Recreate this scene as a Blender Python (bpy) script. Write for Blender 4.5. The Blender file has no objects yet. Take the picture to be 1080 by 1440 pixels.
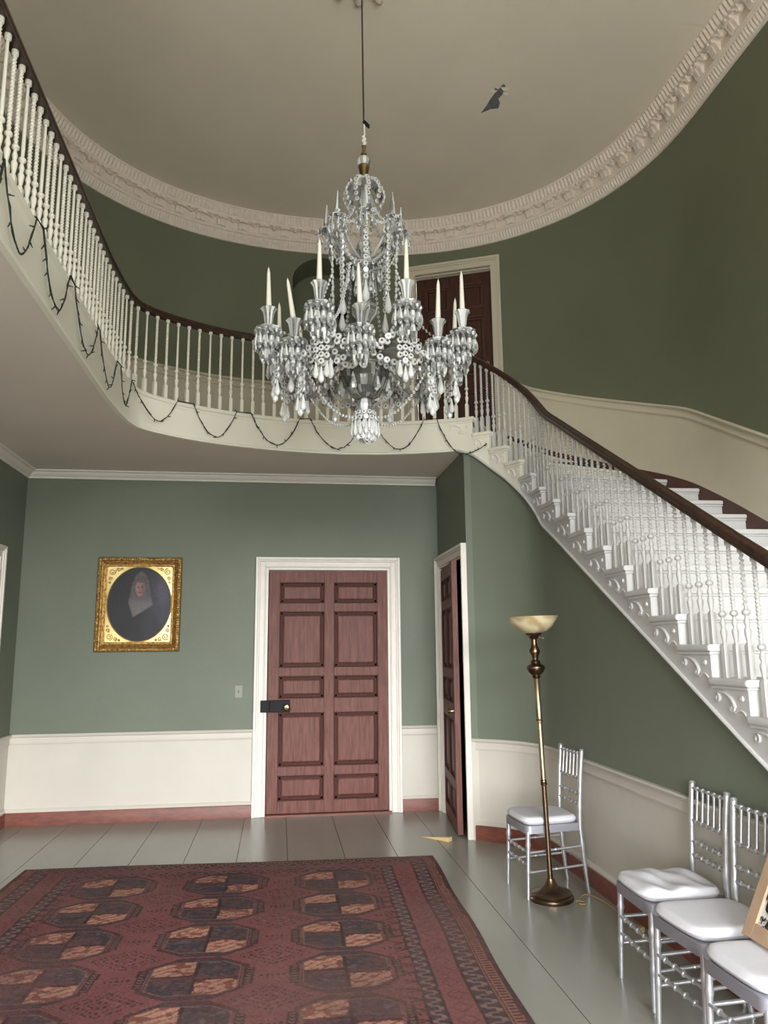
import bpy, bmesh, math, random
import numpy as np
from mathutils import Vector, Matrix, geometry as mgeo

random.seed(7)
rng = np.random.default_rng(11)
PI = math.pi
SC = bpy.context.scene
COL = SC.collection

# ------------------------------------------------------------------ helpers
def lin(c):
    def f(v):
        v /= 255.0
        return v / 12.92 if v <= 0.04045 else ((v + 0.055) / 1.055) ** 2.4
    return (f(c[0]), f(c[1]), f(c[2]), 1.0)

def nd(nt, typ, **kw):
    n = nt.nodes.new(typ)
    for k, v in kw.items():
        setattr(n, k, v)
    return n

def mat(name, rgb, rough=0.6, metal=0.0, var=0.0, scale=6.0, bump=0.0, bscale=60.0, stretch=(1, 1, 1),
        coat=0.0, trans=0.0, ior=1.45, rgb2=None, spec=0.5, contrast=(0.35, 0.65)):
    m = bpy.data.materials.new(name)
    m.use_nodes = True
    nt = m.node_tree
    b = nt.nodes['Principled BSDF']
    b.inputs['Base Color'].default_value = lin(rgb)
    b.inputs['Roughness'].default_value = rough
    b.inputs['Metallic'].default_value = metal
    b.inputs['Coat Weight'].default_value = coat
    b.inputs['Transmission Weight'].default_value = trans
    b.inputs['IOR'].default_value = ior
    b.inputs['Specular IOR Level'].default_value = spec
    if var > 0 or rgb2 or bump > 0:
        tc = nd(nt, 'ShaderNodeTexCoord')
        mp = nd(nt, 'ShaderNodeMapping')
        mp.inputs['Scale'].default_value = stretch
        nt.links.new(tc.outputs['Object'], mp.inputs['Vector'])
    if var > 0 or rgb2:
        nz = nd(nt, 'ShaderNodeTexNoise')
        nz.inputs['Scale'].default_value = scale
        nz.inputs['Detail'].default_value = 6
        nz.inputs['Roughness'].default_value = 0.6
        nt.links.new(mp.outputs[0], nz.inputs['Vector'])
        rp = nd(nt, 'ShaderNodeValToRGB')
        a = lin(rgb)
        if rgb2:
            c0, c1 = lin(rgb2), a
        else:
            c0 = tuple(v * (1 - var) for v in a[:3]) + (1,)
            c1 = tuple(min(1, v * (1 + var)) for v in a[:3]) + (1,)
        rp.color_ramp.elements[0].color = c0
        rp.color_ramp.elements[1].color = c1
        rp.color_ramp.elements[0].position = contrast[0]
        rp.color_ramp.elements[1].position = contrast[1]
        nt.links.new(nz.outputs['Fac'], rp.inputs[0])
        nt.links.new(rp.outputs[0], b.inputs['Base Color'])
    if bump > 0:
        n2 = nd(nt, 'ShaderNodeTexNoise')
        n2.inputs['Scale'].default_value = bscale
        n2.inputs['Detail'].default_value = 4
        nt.links.new(mp.outputs[0], n2.inputs['Vector'])
        bp = nd(nt, 'ShaderNodeBump')
        bp.inputs['Strength'].default_value = bump
        bp.inputs['Distance'].default_value = 0.01
        nt.links.new(n2.outputs['Fac'], bp.inputs['Height'])
        nt.links.new(bp.outputs[0], b.inputs['Normal'])
    return m

class MB:
    """Collects geometry for ONE mesh object."""
    def __init__(s):
        s.v = []; s.f = []; s.mi = []
    def add(s, vs, fs, mi=0):
        o = len(s.v)
        s.v += [tuple(map(float, p)) for p in vs]
        s.f += [tuple(i + o for i in f) for f in fs]
        s.mi += [mi] * len(fs)
        return s
    def box(s, x0, x1, y0, y1, z0, z1, mi=0, T=None):
        vs = [(x0, y0, z0), (x1, y0, z0), (x1, y1, z0), (x0, y1, z0), (x0, y0, z1), (x1, y0, z1), (x1, y1, z1), (x0, y1, z1)]
        if T: vs = [T(*p) for p in vs]
        return s.add(vs, [(0, 3, 2, 1), (4, 5, 6, 7), (0, 1, 5, 4), (1, 2, 6, 5), (2, 3, 7, 6), (3, 0, 4, 7)], mi)
    def frustum(s, x0, x1, z0, z1, ya, yb, inset, mi=0, T=None):
        vs = [(x0, ya, z0), (x1, ya, z0), (x1, ya, z1), (x0, ya, z1),
              (x0 + inset, yb, z0 + inset), (x1 - inset, yb, z0 + inset), (x1 - inset, yb, z1 - inset), (x0 + inset, yb, z1 - inset)]
        if T: vs = [T(*p) for p in vs]
        return s.add(vs, [(4, 5, 6, 7), (0, 1, 5, 4), (1, 2, 6, 5), (2, 3, 7, 6), (3, 0, 4, 7)], mi)
    def lathe(s, prof, n=16, c=(0, 0, 0), mi=0, M=None, lobes=0, lobe=0.0):
        vs = []; fs = []
        for r, z in prof:
            for k in range(n):
                a = 2 * PI * k / n
                rr = r * (1 + (lobe * math.cos(lobes * a) if lobes else 0))
                p = Vector((rr * math.cos(a), rr * math.sin(a), z))
                if M is not None: p = M @ p
                vs.append((p.x + c[0], p.y + c[1], p.z + c[2]))
        for i in range(len(prof) - 1):
            for k in range(n):
                a, b = i * n + k, i * n + (k + 1) % n
                fs.append((a, b, b + n, a + n))
        if prof[0][0] > 1e-6: fs.append(tuple(range(n - 1, -1, -1)))
        if prof[-1][0] > 1e-6: fs.append(tuple(range((len(prof) - 1) * n, len(prof) * n)))
        return s.add(vs, fs, mi)
    def tube(s, path, r, n=8, mi=0, closed=False, cap=True):
        P = [Vector(p) for p in path]
        N = len(P)
        R = r if hasattr(r, '__len__') else [r] * N
        T = []
        for i in range(N):
            a = P[(i - 1) % N] if (closed or i > 0) else P[i]
            b = P[(i + 1) % N] if (closed or i < N - 1) else P[i]
            t = b - a
            T.append(t.normalized() if t.length > 1e-9 else Vector((0, 0, 1)))
        u = T[0].orthogonal().normalized()
        vs = []; fs = []
        for i in range(N):
            u = (u - T[i] * u.dot(T[i]))
            u = u.normalized() if u.length > 1e-6 else T[i].orthogonal().normalized()
            w = T[i].cross(u)
            for k in range(n):
                a = 2 * PI * k / n
                p = P[i] + (u * math.cos(a) + w * math.sin(a)) * R[i]
                vs.append(p)
        for i in range(N if closed else N - 1):
            j = (i + 1) % N
            for k in range(n):
                fs.append((i * n + k, i * n + (k + 1) % n, j * n + (k + 1) % n, j * n + k))
        if cap and not closed:
            fs.append(tuple(range(n - 1, -1, -1)))
            fs.append(tuple(range((N - 1) * n, N * n)))
        return s.add(vs, fs, mi)
    def sweep(s, pts, nrm, prof, mi=0, closed_prof=True, caps=True):
        """pts (N,3), nrm (N,2) horizontal normals, prof list of (d, z) or function(i)->list."""
        vs = []; fs = []
        N = len(pts)
        for i in range(N):
            pr = prof(i) if callable(prof) else prof
            for d, z in pr:
                vs.append((pts[i][0] + nrm[i][0] * d, pts[i][1] + nrm[i][1] * d, pts[i][2] + z))
        m = len(pr)
        for i in range(N - 1):
            for k in range(m if closed_prof else m - 1):
                k2 = (k + 1) % m
                fs.append((i * m + k, i * m + k2, (i + 1) * m + k2, (i + 1) * m + k))
        if caps and closed_prof:
            fs.append(tuple(range(m - 1, -1, -1)))
            fs.append(tuple(range((N - 1) * m, N * m)))
        return s.add(vs, fs, mi)
    def poly(s, pts2, z0, z1, mi=0):
        """extruded (possibly concave) plan polygon"""
        n = len(pts2)
        tri = mgeo.tessellate_polygon([[Vector((p[0], p[1], 0)) for p in pts2]])
        vs = [(p[0], p[1], z0) for p in pts2] + [(p[0], p[1], z1) for p in pts2]
        fs = [tuple(t) for t in tri] + [tuple(i + n for i in t) for t in tri]
        fs += [(i, (i + 1) % n, (i + 1) % n + n, i + n) for i in range(n)]
        return s.add(vs, fs, mi)
    def mesh(s, name, mats, smooth=None, fix=True):
        me = bpy.data.meshes.new(name)
        me.from_pydata(s.v, [], s.f)
        for m in (mats if isinstance(mats, (list, tuple)) else [mats]):
            me.materials.append(m)
        me.polygons.foreach_set('material_index', s.mi)
        if fix:
            bm = bmesh.new(); bm.from_mesh(me)
            bmesh.ops.recalc_face_normals(bm, faces=bm.faces)
            bm.to_mesh(me); bm.free()
        if smooth is not None:
            me.polygons.foreach_set('use_smooth', [True] * len(me.polygons))
            me.set_sharp_from_angle(angle=math.radians(smooth))
        me.update()
        return me
    def build(s, name, mats, parent=None, smooth=None, loc=None, bevel=0.0, fix=True):
        """verts are world coords unless loc is given (then local to loc)"""
        off = Vector((0, 0, 0))
        if parent is not None and loc is None:
            off = world_loc(parent)
        if off.length > 0:
            s.v = [(p[0] - off.x, p[1] - off.y, p[2] - off.z) for p in s.v]
        o = bpy.data.objects.new(name, s.mesh(name, mats, smooth, fix))
        COL.objects.link(o)
        if parent is not None: o.parent = parent
        if loc is not None: o.location = loc
        if bevel > 0:
            b = o.modifiers.new('bevel', 'BEVEL')
            b.width = bevel; b.segments = 2; b.limit_method = 'ANGLE'; b.angle_limit = math.radians(40)
        return o

def world_loc(o):
    v = Vector((0, 0, 0))
    while o is not None:
        v += o.location
        o = o.parent
    return v

def tag(o, label, cat, group=None, kind=None):
    o['label'] = label; o['category'] = cat
    if group: o['group'] = group
    if kind: o['kind'] = kind
    return o

def empty(name, loc, label=None, cat=None, group=None, kind=None, parent=None, rz=0.0):
    o = bpy.data.objects.new(name, None)
    COL.objects.link(o)
    o.location = loc; o.rotation_euler = (0, 0, rz)
    o.empty_display_size = 0.1
    if parent is not None: o.parent = parent
    if label: tag(o, label, cat, group, kind)
    return o

def struct(name, mb, mats, label, cat, **kw):
    o = mb.build(name, mats, **kw)
    return tag(o, label, cat, kind='structure')

# ------------------------------------------------------------------ materials
M_GREEN = mat('green_wall_paint', (113, 120, 105), 0.5, var=0.05, scale=1.3, bump=0.08, bscale=25, spec=0.35)
M_GREEN2 = mat('green_paint_warm_light', (109, 113, 92), 0.55, var=0.05, scale=1.1, bump=0.08, bscale=25)  # same green as below, with the warm light's olive cast put into it
M_CREAM = mat('cream_wainscot_paint', (203, 197, 186), 0.45, var=0.03, scale=2, bump=0.05, bscale=18)
M_CREAM2 = mat('tan_upper_wainscot_paint', (208, 199, 178), 0.5, var=0.03, scale=2, bump=0.05, bscale=18)
M_TRIM = mat('white_trim_paint', (231, 225, 215), 0.4, var=0.03, scale=8, bump=0.05, bscale=40)
M_WHITE = mat('white_paint_cool_light', (200, 199, 197), 0.42, var=0.025, scale=8)  # stair and gallery whites are one paint; lighting tone put into each colour
M_STAIRB = mat('white_baluster_cool_light', (200, 199, 197), 0.42)
M_IVORYS = mat('white_paint_mixed_light', (226, 222, 209), 0.4)
M_IVORY = mat('white_paint_warm_light', (241, 237, 222), 0.4)
M_CEIL = mat('ceiling_plaster', (233, 222, 203), 0.8, var=0.04, scale=0.9, bump=0.06, bscale=9)
M_SOFFIT = mat('soffit_plaster', (229, 219, 208), 0.7, var=0.04, scale=0.9, bump=0.08, bscale=7)
M_CORN = mat('cornice_plaster', (236, 222, 208), 0.75, var=0.05, scale=20, bump=0.35, bscale=110)
M_BASE = mat('red_brown_baseboard_paint', (128, 72, 56), 0.42, rgb2=(104, 55, 44), scale=9, stretch=(1, 1, 4))
M_SKIRT = mat('dark_stair_skirt_paint', (84, 50, 42), 0.45, var=0.1, scale=8)
M_DOOR = mat('red_brown_door_wood', (126, 82, 72), 0.5, rgb2=(92, 54, 46), scale=5, stretch=(9, 9, 0.9), bump=0.05, bscale=30, spec=0.3, contrast=(0.3, 0.7))
M_DOORM = mat('dark_door_moulding_wood', (82, 46, 40), 0.55, spec=0.2, rgb2=(66, 36, 31), scale=6, stretch=(9, 9, 0.9))
M_DOOR2 = mat('dark_mahogany_door_wood', (78, 44, 31), 0.45, rgb2=(52, 29, 22), scale=5, stretch=(9, 9, 0.9))
M_RAIL = mat('dark_mahogany_rail', (66, 40, 28), 0.32, rgb2=(36, 21, 16), scale=7, stretch=(4, 4, 4), coat=0.2)
M_BRASS = mat('antique_brass', (112, 94, 74), 0.3, metal=1.0, var=0.12, scale=14)
M_BRASS2 = mat('old_gilt_brass', (160, 138, 100), 0.28, metal=1.0)
M_BRASSP = mat('pale_brass_pole', (176, 160, 132), 0.36, metal=1.0, var=0.06, scale=10)
M_SILVER = mat('silver_paint', (204, 205, 209), 0.33, metal=0.8, var=0.05, scale=30)
M_CUSH = mat('white_cushion_fabric', (208, 207, 213), 0.85, var=0.02, scale=30, bump=0.15, bscale=300)
M_GOLD = mat('gilt_frame', (212, 174, 106), 0.32, metal=0.85, rgb2=(140, 100, 54), scale=40, bump=0.6, bscale=130)
M_GOLDL = mat('pale_gilt_liner', (230, 206, 142), 0.36, metal=0.6, var=0.08, scale=20)
M_BLACK = mat('black_iron', (17, 18, 20), 0.6, spec=0.3)
M_DARK = mat('unlit_interior_dark', (38, 42, 38), 0.7)  # darkness of the unlit interior put into the colour
M_WIRE = mat('dark_green_wire', (30, 42, 34), 0.5)
M_CANDLE = mat('ivory_candle_wax', (244, 240, 226), 0.45)
M_WICK = mat('wick', (240, 236, 222), 0.8)
M_CABLE = mat('dark_cable', (52, 46, 40), 0.6)
M_KRAFT = mat('kraft_cardboard', (170, 142, 118), 0.8, var=0.06, scale=20)
M_CORD = mat('tan_lamp_cord', (168, 146, 100), 0.6)
M_WEDGE = mat('raw_pine', (214, 184, 138), 0.6, var=0.08, scale=12)
M_PLATE = mat('switch_plate', (132, 136, 122), 0.4)
M_GREY = mat('bare_plaster', (128, 124, 122), 0.9, var=0.15, scale=40)

def glass_mat(name, tint, lo, hi, rough=0.02, diffuse=(244, 245, 244), cells=70):
    """cut crystal: refracting glass mixed with plain white, a painted stand-in for window sparkle"""
    m = bpy.data.materials.new(name)
    m.use_nodes = True
    nt = m.node_tree
    nt.nodes.clear()
    out = nd(nt, 'ShaderNodeOutputMaterial')
    g = nd(nt, 'ShaderNodeBsdfGlass'); g.inputs['Color'].default_value = lin(tint)
    g.inputs['Roughness'].default_value = rough; g.inputs['IOR'].default_value = 1.52
    d = nd(nt, 'ShaderNodeBsdfPrincipled')
    d.inputs['Base Color'].default_value = lin(diffuse)
    d.inputs['Roughness'].default_value = 0.12
    d.inputs['Specular IOR Level'].default_value = 0.9
    mx = nd(nt, 'ShaderNodeMixShader'); mx.inputs[0].default_value = (lo + hi) / 2
    if cells:
        tc = nd(nt, 'ShaderNodeTexCoord'); vo = nd(nt, 'ShaderNodeTexVoronoi'); vo.inputs['Scale'].default_value = cells
        sp = nd(nt, 'ShaderNodeSeparateXYZ'); rp = nd(nt, 'ShaderNodeValToRGB'); rp.color_ramp.interpolation = 'CONSTANT'
        e = rp.color_ramp.elements
        e[0].position = 0; e[0].color = (lo,) * 3 + (1,)
        e[1].position = .62; e[1].color = (hi,) * 3 + (1,)
        n = e.new(.34); n.color = ((lo + hi) / 2.2,) * 3 + (1,)
        nt.links.new(tc.outputs['Object'], vo.inputs['Vector']); nt.links.new(vo.outputs['Color'], sp.inputs[0])
        nt.links.new(sp.outputs['X'], rp.inputs[0]); nt.links.new(rp.outputs[0], mx.inputs[0])
    nt.links.new(g.outputs[0], mx.inputs[1]); nt.links.new(d.outputs[0], mx.inputs[2])
    nt.links.new(mx.outputs[0], out.inputs['Surface'])
    return m
M_CRYS = glass_mat('cut_crystal', (252, 253, 252), .44, .44, cells=0)
M_CRYS1 = glass_mat('clear_crystal_facet', (250, 252, 250), .18, .18, cells=0)
M_CRYS2 = glass_mat('white_sparkle_facet', (252, 253, 252), .88, .88, cells=0)  # white that paints a glint onto some facets
M_CRYSB = glass_mat('white_sparkle_button', (252, 252, 252), .85, .85, cells=0)  # white ring painted for the daylight a button would reflect
M_CRYSC = glass_mat('clear_button_eye', (232, 232, 226), .12, .12, cells=0)
M_GLASS = glass_mat('smoky_arm_glass', (222, 222, 214), .24, .24, 0.06, cells=0)
M_BOWL = glass_mat('cut_bowl_glass', (214, 214, 204), .10, .10, 0.06, cells=0)
M_BOWL2 = glass_mat('cut_bowl_facet', (214, 214, 204), .34, .34, 0.06, cells=0)
CRY = [M_CRYS, M_CRYSC, M_CRYS1, M_CRYS2]
def cut(mb, n=0, weights=(.32, .30, .38)):
    """give each flat facet a random share of painted sparkle (n: whole flutes of an n-sided turned piece)"""
    tab = random.choices((0, 2, 3), weights, k=max(n, 1))
    mb.mi = [m if m else (tab[i % n] if n else random.choices((0, 2, 3), weights)[0]) for i, m in enumerate(mb.mi)]
    return mb

# ------------------------------------------------------------------ plan curves
def curve(ctrl, sig=0.10, step=0.01):
    ctrl = np.array(ctrl, float)
    d = np.r_[0, np.cumsum(np.hypot(*np.diff(ctrl, axis=0).T))]
    s = np.arange(0, d[-1], step)
    P = np.stack([np.interp(s, d, ctrl[:, 0]), np.interp(s, d, ctrl[:, 1])], 1)
    if sig > 0:
        k = np.arange(-int(4 * sig / step), int(4 * sig / step) + 1) * step
        w = np.exp(-k * k / 2 / sig / sig); w /= w.sum()
        h = len(k) // 2
        a = P[0] + (P[0] - P[1]) * np.arange(h, 0, -1)[:, None]
        b = P[-1] + (P[-1] - P[-2]) * np.arange(1, h + 1)[:, None]
        Q = np.concatenate([a, P, b])
        P = np.stack([np.convolve(Q[:, i], w, 'valid') for i in (0, 1)], 1)
    return P

class Plan:
    def __init__(s, P):
        s.P = P
        s.s = np.r_[0, np.cumsum(np.hypot(*np.diff(P, axis=0).T))]
        t = np.gradient(P, s.s, axis=0)
        t /= np.hypot(t[:, 0], t[:, 1])[:, None]
        s.n = np.stack([t[:, 1], -t[:, 0]], 1)       # towards the open hall
        s.L = s.s[-1]
    def at(s, q, d=0.0):
        x = np.interp(q, s.s, s.P[:, 0]); y = np.interp(q, s.s, s.P[:, 1])
        n = s.nrm(q)
        return np.stack([x + n[..., 0] * d, y + n[..., 1] * d], -1)
    def nrm(s, q):
        n = np.stack([np.interp(q, s.s, s.n[:, 0]), np.interp(q, s.s, s.n[:, 1])], -1)
        return n / np.hypot(n[..., 0], n[..., 1])[..., None]
    def near(s, x, y):
        return float(s.s[np.argmin((s.P[:, 0] - x) ** 2 + (s.P[:, 1] - y) ** 2)])

YF = -3.0                      # front wall of the hall, behind the camera
INN = Plan(curve([(-1.238, YF), (-1.238, 5.5), (-1.222, 5.85), (-1.198, 6.1), (-1.155, 6.25), (-1.06, 6.37), (-.9, 6.505), (-.7, 6.635), (-.45, 6.755),
                  (-.1, 6.87), (.25, 6.94), (.6, 6.965), (.95, 6.94), (1.25, 6.87), (1.5, 6.79), (1.7, 6.69), (1.87, 6.57), (1.99, 6.44),
                  (2.075, 6.28), (2.11, 6.1), (2.112, 5.9), (2.11, 5.6), (2.11, .4)], 0.04))
_a = np.linspace(PI, 0, 400)
_sx = np.sign(np.cos(_a)) * np.abs(np.cos(_a)) ** (2 / 2.2); _sy = np.abs(np.sin(_a)) ** (2 / 2.2)
OUT = Plan(curve([(-2.435, YF)] + [(.52 + 2.955 * a, 5.5 + 2.77 * b) for a, b in zip(_sx, _sy)] + [(3.475, YF)], 0.05))

ZG, ZS, ZC = 3.69, 3.385, 6.40          # gallery floor, soffit, upper ceiling
RISE, GO = ZG / 23, 0.291
# nosing stations on the inner string (k = 0 is the landing edge)
SK = [INN.near(*p) for p in [(1.735, 6.665), (1.86, 6.565), (1.975, 6.455), (2.065, 6.31), (2.112, 6.14), (2.112, 5.945)]]
SK += [INN.near(2.11, 5.64 - GO * i) for i in range(17)]
SO = [OUT.near(*p) for p in [(2.42, 7.73), (2.73, 7.47), (3.02, 7.12), (3.25, 6.71), (3.39, 6.29), (3.455, 5.9)]]
SO += [OUT.near(3.475, 5.6 - GO * i) for i in range(17)]
ZK = [ZG - RISE * k for k in range(23)]
def pitch(s):      # nosing line along the inner string
    return np.interp(s, SK, ZK)
# ------------------------------------------------------------------ room shell
YB, XL, XR = 7.96, -2.51, 1.66
s_corner = INN.near(1.66, 6.71)
YCOR = float(INN.at(s_corner)[1])
Tback = lambda u, d, v: (u, YB - d, v)
Tright = lambda u, d, v: (XR - d, u, v)
Tleft = lambda u, d, v: (XL + d, u, v)
ZR = 0.824                                    # chair rail height

def ss(a, b, step=0.04):
    n = max(2, int(abs(b - a) / step) + 1)
    return np.linspace(a, b, n)
def p3(pl, s, z, d=0.0):
    q = pl.at(s, d)
    z = np.broadcast_to(z, q.shape[:-1])
    return np.concatenate([q, z[..., None]], -1)

# floor: painted boards running towards the back wall
M_FLOOR = mat('grey_green_floor_paint', (144, 143, 135), 0.25, var=0.05, scale=2.2, bump=0.07, bscale=14, stretch=(1, .25, 1), spec=0.5)
M_SEAM = mat('floor_seam', (70, 72, 64), 0.8)
fl = MB()
seams = [-2.62, -2.3, -1.9, -1.5, -1.101, -.693, -.294, .097, .54, .95, 1.356, 2.2, 2.56, 2.96, 3.36, 3.6]
for a, b in zip(seams[:-1], seams[1:]):
    g = 0.0022
    fl.box(a + g, b - g, YF - .1, 8.2, -.03, 0, 0)
fl.box(-2.62, 3.6, YF - .1, 8.2, -.06, -.006, 1)
struct('floor', fl, [M_FLOOR, M_SEAM], 'grey-green painted board floor of the hall', 'floor')

def flat_wall(mb, T, u0, u1, ztop, holes=(), thick=.1, split=ZR, mats=(0, 1)):
    """wall with rectangular holes (ua, ub, va, vb); cream below split, green above"""
    us = sorted({u0, u1} | {h[0] for h in holes} | {h[1] for h in holes})
    for a, b in zip(us[:-1], us[1:]):
        segs = [(0.0, ztop)]
        for ha, hb, va, vb in holes:
            if a >= ha - 1e-6 and b <= hb + 1e-6:
                ns = []
                for p, q in segs:
                    if va > p: ns.append((p, min(va, q)))
                    if vb < q: ns.append((max(vb, p), q))
                segs = ns
        for p, q in segs:
            if p < split < q:
                mb.box(a, b, -thick, 0, p, split, mats[0], T); mb.box(a, b, -thick, 0, split, q, mats[1], T)
            elif q > p:
                mb.box(a, b, -thick, 0, p, q, mats[0] if q <= split else mats[1], T)

DL, DR, DT = -.105, 1.135, 2.40               # back door opening
w = MB(); flat_wall(w, Tback, XL - .1, XR + 1.4, ZS + .02, [(DL, DR, 0, DT)])
struct('wall_back', w, [M_CREAM, M_GREEN], 'green back wall with cream wainscot under the landing', 'wall')
w = MB(); flat_wall(w, Tleft, YF, YB, ZS + .02, [(6.35, 7.28, 0, 2.42)])
struct('wall_left', w, [M_CREAM, M_GREEN], 'green side wall below the gallery', 'wall')
ND0, ND1, NDT = YCOR + .13, 7.83, 2.40          # side door opening (along y)
w = MB(); flat_wall(w, Tright, YCOR, YB, ZS + .02, [(ND0, ND1, 0, NDT)])
struct('wall_right', w, [M_CREAM, M_GREEN], 'short dark green wall beside the ajar door', 'wall')

# curved wall under the stair
zb_s = [SK[0] - .15, SK[0], SK[1], SK[2], SK[3], SK[4], SK[5]] + SK[6:]
zb_z = [ZS, 3.325, 3.19, 3.06, 2.905, 2.74, 2.565] + [z - .325 for z in ZK[6:]]
def zbot(s): return np.interp(s, zb_s, zb_z)
w = MB()
sa = ss(s_corner, SK[21], .05)
A = INN.at(sa, -.03); B = INN.at(sa, -.12)
zt = zbot(sa) + .03
for lo, hi, mi in ((0, ZR, 0), (ZR, 9, 1)):
    o = len(w.v); n = len(sa)
    z1 = np.minimum(hi, zt); z0 = np.minimum(lo, zt)
    vs = [(A[i][0], A[i][1], z0[i]) for i in range(n)] + [(A[i][0], A[i][1], z1[i]) for i in range(n)]
    vs += [(B[i][0], B[i][1], z0[i]) for i in range(n)] + [(B[i][0], B[i][1], z1[i]) for i in range(n)]
    fs = []
    for i in range(n - 1):
        fs += [(i, i + 1, n + i + 1, n + i), (2 * n + i, 2 * n + i + 1, 3 * n + i + 1, 3 * n + i), (n + i, n + i + 1, 3 * n + i + 1, 3 * n + i)]
    w.add(vs, fs, mi)
struct('wall_stair', w, [M_CREAM, M_GREEN], 'curved green wall with cream wainscot under the staircase', 'wall', smooth=40, fix=False)

# closet behind the ajar door, its darkness put into the wall colour
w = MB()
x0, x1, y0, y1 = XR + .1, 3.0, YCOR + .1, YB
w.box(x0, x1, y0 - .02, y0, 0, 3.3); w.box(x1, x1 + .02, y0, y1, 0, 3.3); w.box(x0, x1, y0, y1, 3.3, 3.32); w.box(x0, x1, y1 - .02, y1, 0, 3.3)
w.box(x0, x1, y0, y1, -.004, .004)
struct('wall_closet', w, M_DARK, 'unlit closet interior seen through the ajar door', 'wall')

# soffit, gallery slab, ceiling
g = MB()
sa = ss(0, s_corner, .05)
pl = [tuple(p) for p in INN.at(sa, -.02)] + [(XR + .02, YCOR), (XR + .02, YB + .03), (XL - .03, YB + .03), (XL - .03, YF)]
g.poly(pl, ZS, ZS + .03)
struct('ceiling_soffit', g, M_SOFFIT, 'pale plaster underside of the gallery and landing', 'ceiling')
g = MB()
sa = ss(0, SK[0], .05); so = ss(SO[0], 0, .06)
g.poly([tuple(p) for p in INN.at(sa, -.02)] + [tuple(p) for p in OUT.at(so, -.03)], ZG - .09, ZG)
struct('floor_gallery', g, M_FLOOR, 'upper gallery and landing floor behind the balustrade', 'floor')
g = MB()
g.poly([tuple(p) for p in OUT.at(ss(0, OUT.L, .06), -.05)], ZC, ZC + .05)
struct('ceiling', g, M_CEIL, 'beige plaster oval ceiling high above the hall', 'ceiling')

# fascia of the gallery with capped edge
f = MB()
sa = ss(0, SK[0] - .14, .03)
f.sweep(p3(INN, sa, 0), INN.nrm(sa), [(-.03, ZS - .004), (0.004, ZS - .004), (.008, ZS + .012), (0, ZS + .02), (0, ZG - .06), (.006, ZG - .05), (.012, ZG - .035),
                                      (.03, ZG - .03), (.034, ZG - .015), (.028, ZG), (-.03, ZG)])
struct('trim_1', f, M_IVORY, 'curved cream fascia board along the gallery edge', 'trim', smooth=30)

# upper curved wall in columns
sL0, sD0, sD1 = 0.0, OUT.near(1.50, 8.16), OUT.near(2.31, 7.82)
zr_pts = [(2.40, 7.75, 4.50), (2.587, 7.603, 4.33), (2.975, 7.188, 4.11), (3.25, 6.707, 3.908), (3.412, 6.19, 3.706), (3.45, 5.956, 3.615),
          (3.475, 5.579, 3.41), (3.475, 4.952, 3.085)]
zr_s = [0] + [OUT.near(x, y) for x, y, z in zr_pts]; zr_z = [4.514] + [p[2] for p in zr_pts]
zr_s.append(OUT.near(3.475, 1.0)); zr_z.append(3.085 - .5512 * 3.952)
zr_s.append(OUT.L); zr_z.append(.824)
def zrail(s):
    k = np.linspace(-.12, .12, 9)
    return np.mean([np.interp(s + q, zr_s, np.maximum(zr_z, .824)) for q in k], axis=0)
sk_pts = [(2.42, 7.73, 3.84), (2.721, 7.479, 3.62), (3.163, 6.886, 3.33), (3.305, 6.568, 3.205), (3.394, 6.273, 3.09), (3.447, 5.988, 2.97), (3.475, 5.4, 2.665), (3.475, 5.045, 2.47)]
sk_s = [0] + [OUT.near(x, y) for x, y, z in sk_pts]; sk_z = [ZG + .15] + [p[2] for p in sk_pts]
sk_s.append(OUT.near(3.475, 1.0)); sk_z.append(2.47 - .5512 * 4.045)
sk_s.append(OUT.L); sk_z.append(.12)
def zskirt(s):
    k = np.linspace(-.1, .1, 7)
    return np.mean([np.interp(s + q, sk_s, np.maximum(sk_z, .12)) for q in k], axis=0)

NX, NHW, NSP, NRI = .485, .385, 5.74, .30       # arched recess: centre x, half width, spring height, rise
sN = OUT.near(NX, 8.26)
def arch_top(x):
    q = abs(x - NX) / NHW
    return None if q >= 1 else NSP + NRI * math.sqrt(1 - q * q)
cols = sorted(set(np.round(np.concatenate([ss(0, OUT.L, .06), [sD0, sD1], np.linspace(sN - NHW - .02, sN + NHW + .02, 60)]), 5)))
w = MB()
for a, b in zip(cols[:-1], cols[1:]):
    mid = (a + b) / 2
    Pa, Pb = OUT.at(a), OUT.at(b)
    xm = OUT.at(mid)[0]
    ra, rb, ka, kb = zrail(a), zrail(b), zskirt(a), zskirt(b)
    top = 6.12
    zlow = 0 if mid > SO[0] + .05 else ZG - .1
    lows = [(0, 0, ka - .35, kb - .35, 1), (ka - .35, kb - .35, ka, kb, 2), (ka, kb, ra, rb, 1), (ra, rb, top, top, 0)]
    if sD0 <= mid <= sD1:
        lows = [(5.79, 5.79, top, top, 0)]
    ar0, ar1 = arch_top(Pa[0]), arch_top(Pb[0])
    if abs(xm - NX) < NHW and Pa[1] > 7:
        lows = lows[:3] + [(ar0 or NSP, ar1 or NSP, top, top, 0)]
    for z0a, z0b, z1a, z1b, mi in lows:
        z0a, z0b = max(z0a, zlow), max(z0b, zlow)
        if z1a <= z0a: continue
        w.add([(Pa[0], Pa[1], z0a), (Pb[0], Pb[1], z0b), (Pb[0], Pb[1], z1b), (Pa[0], Pa[1], z1a)], [(0, 1, 2, 3)], mi)
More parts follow.
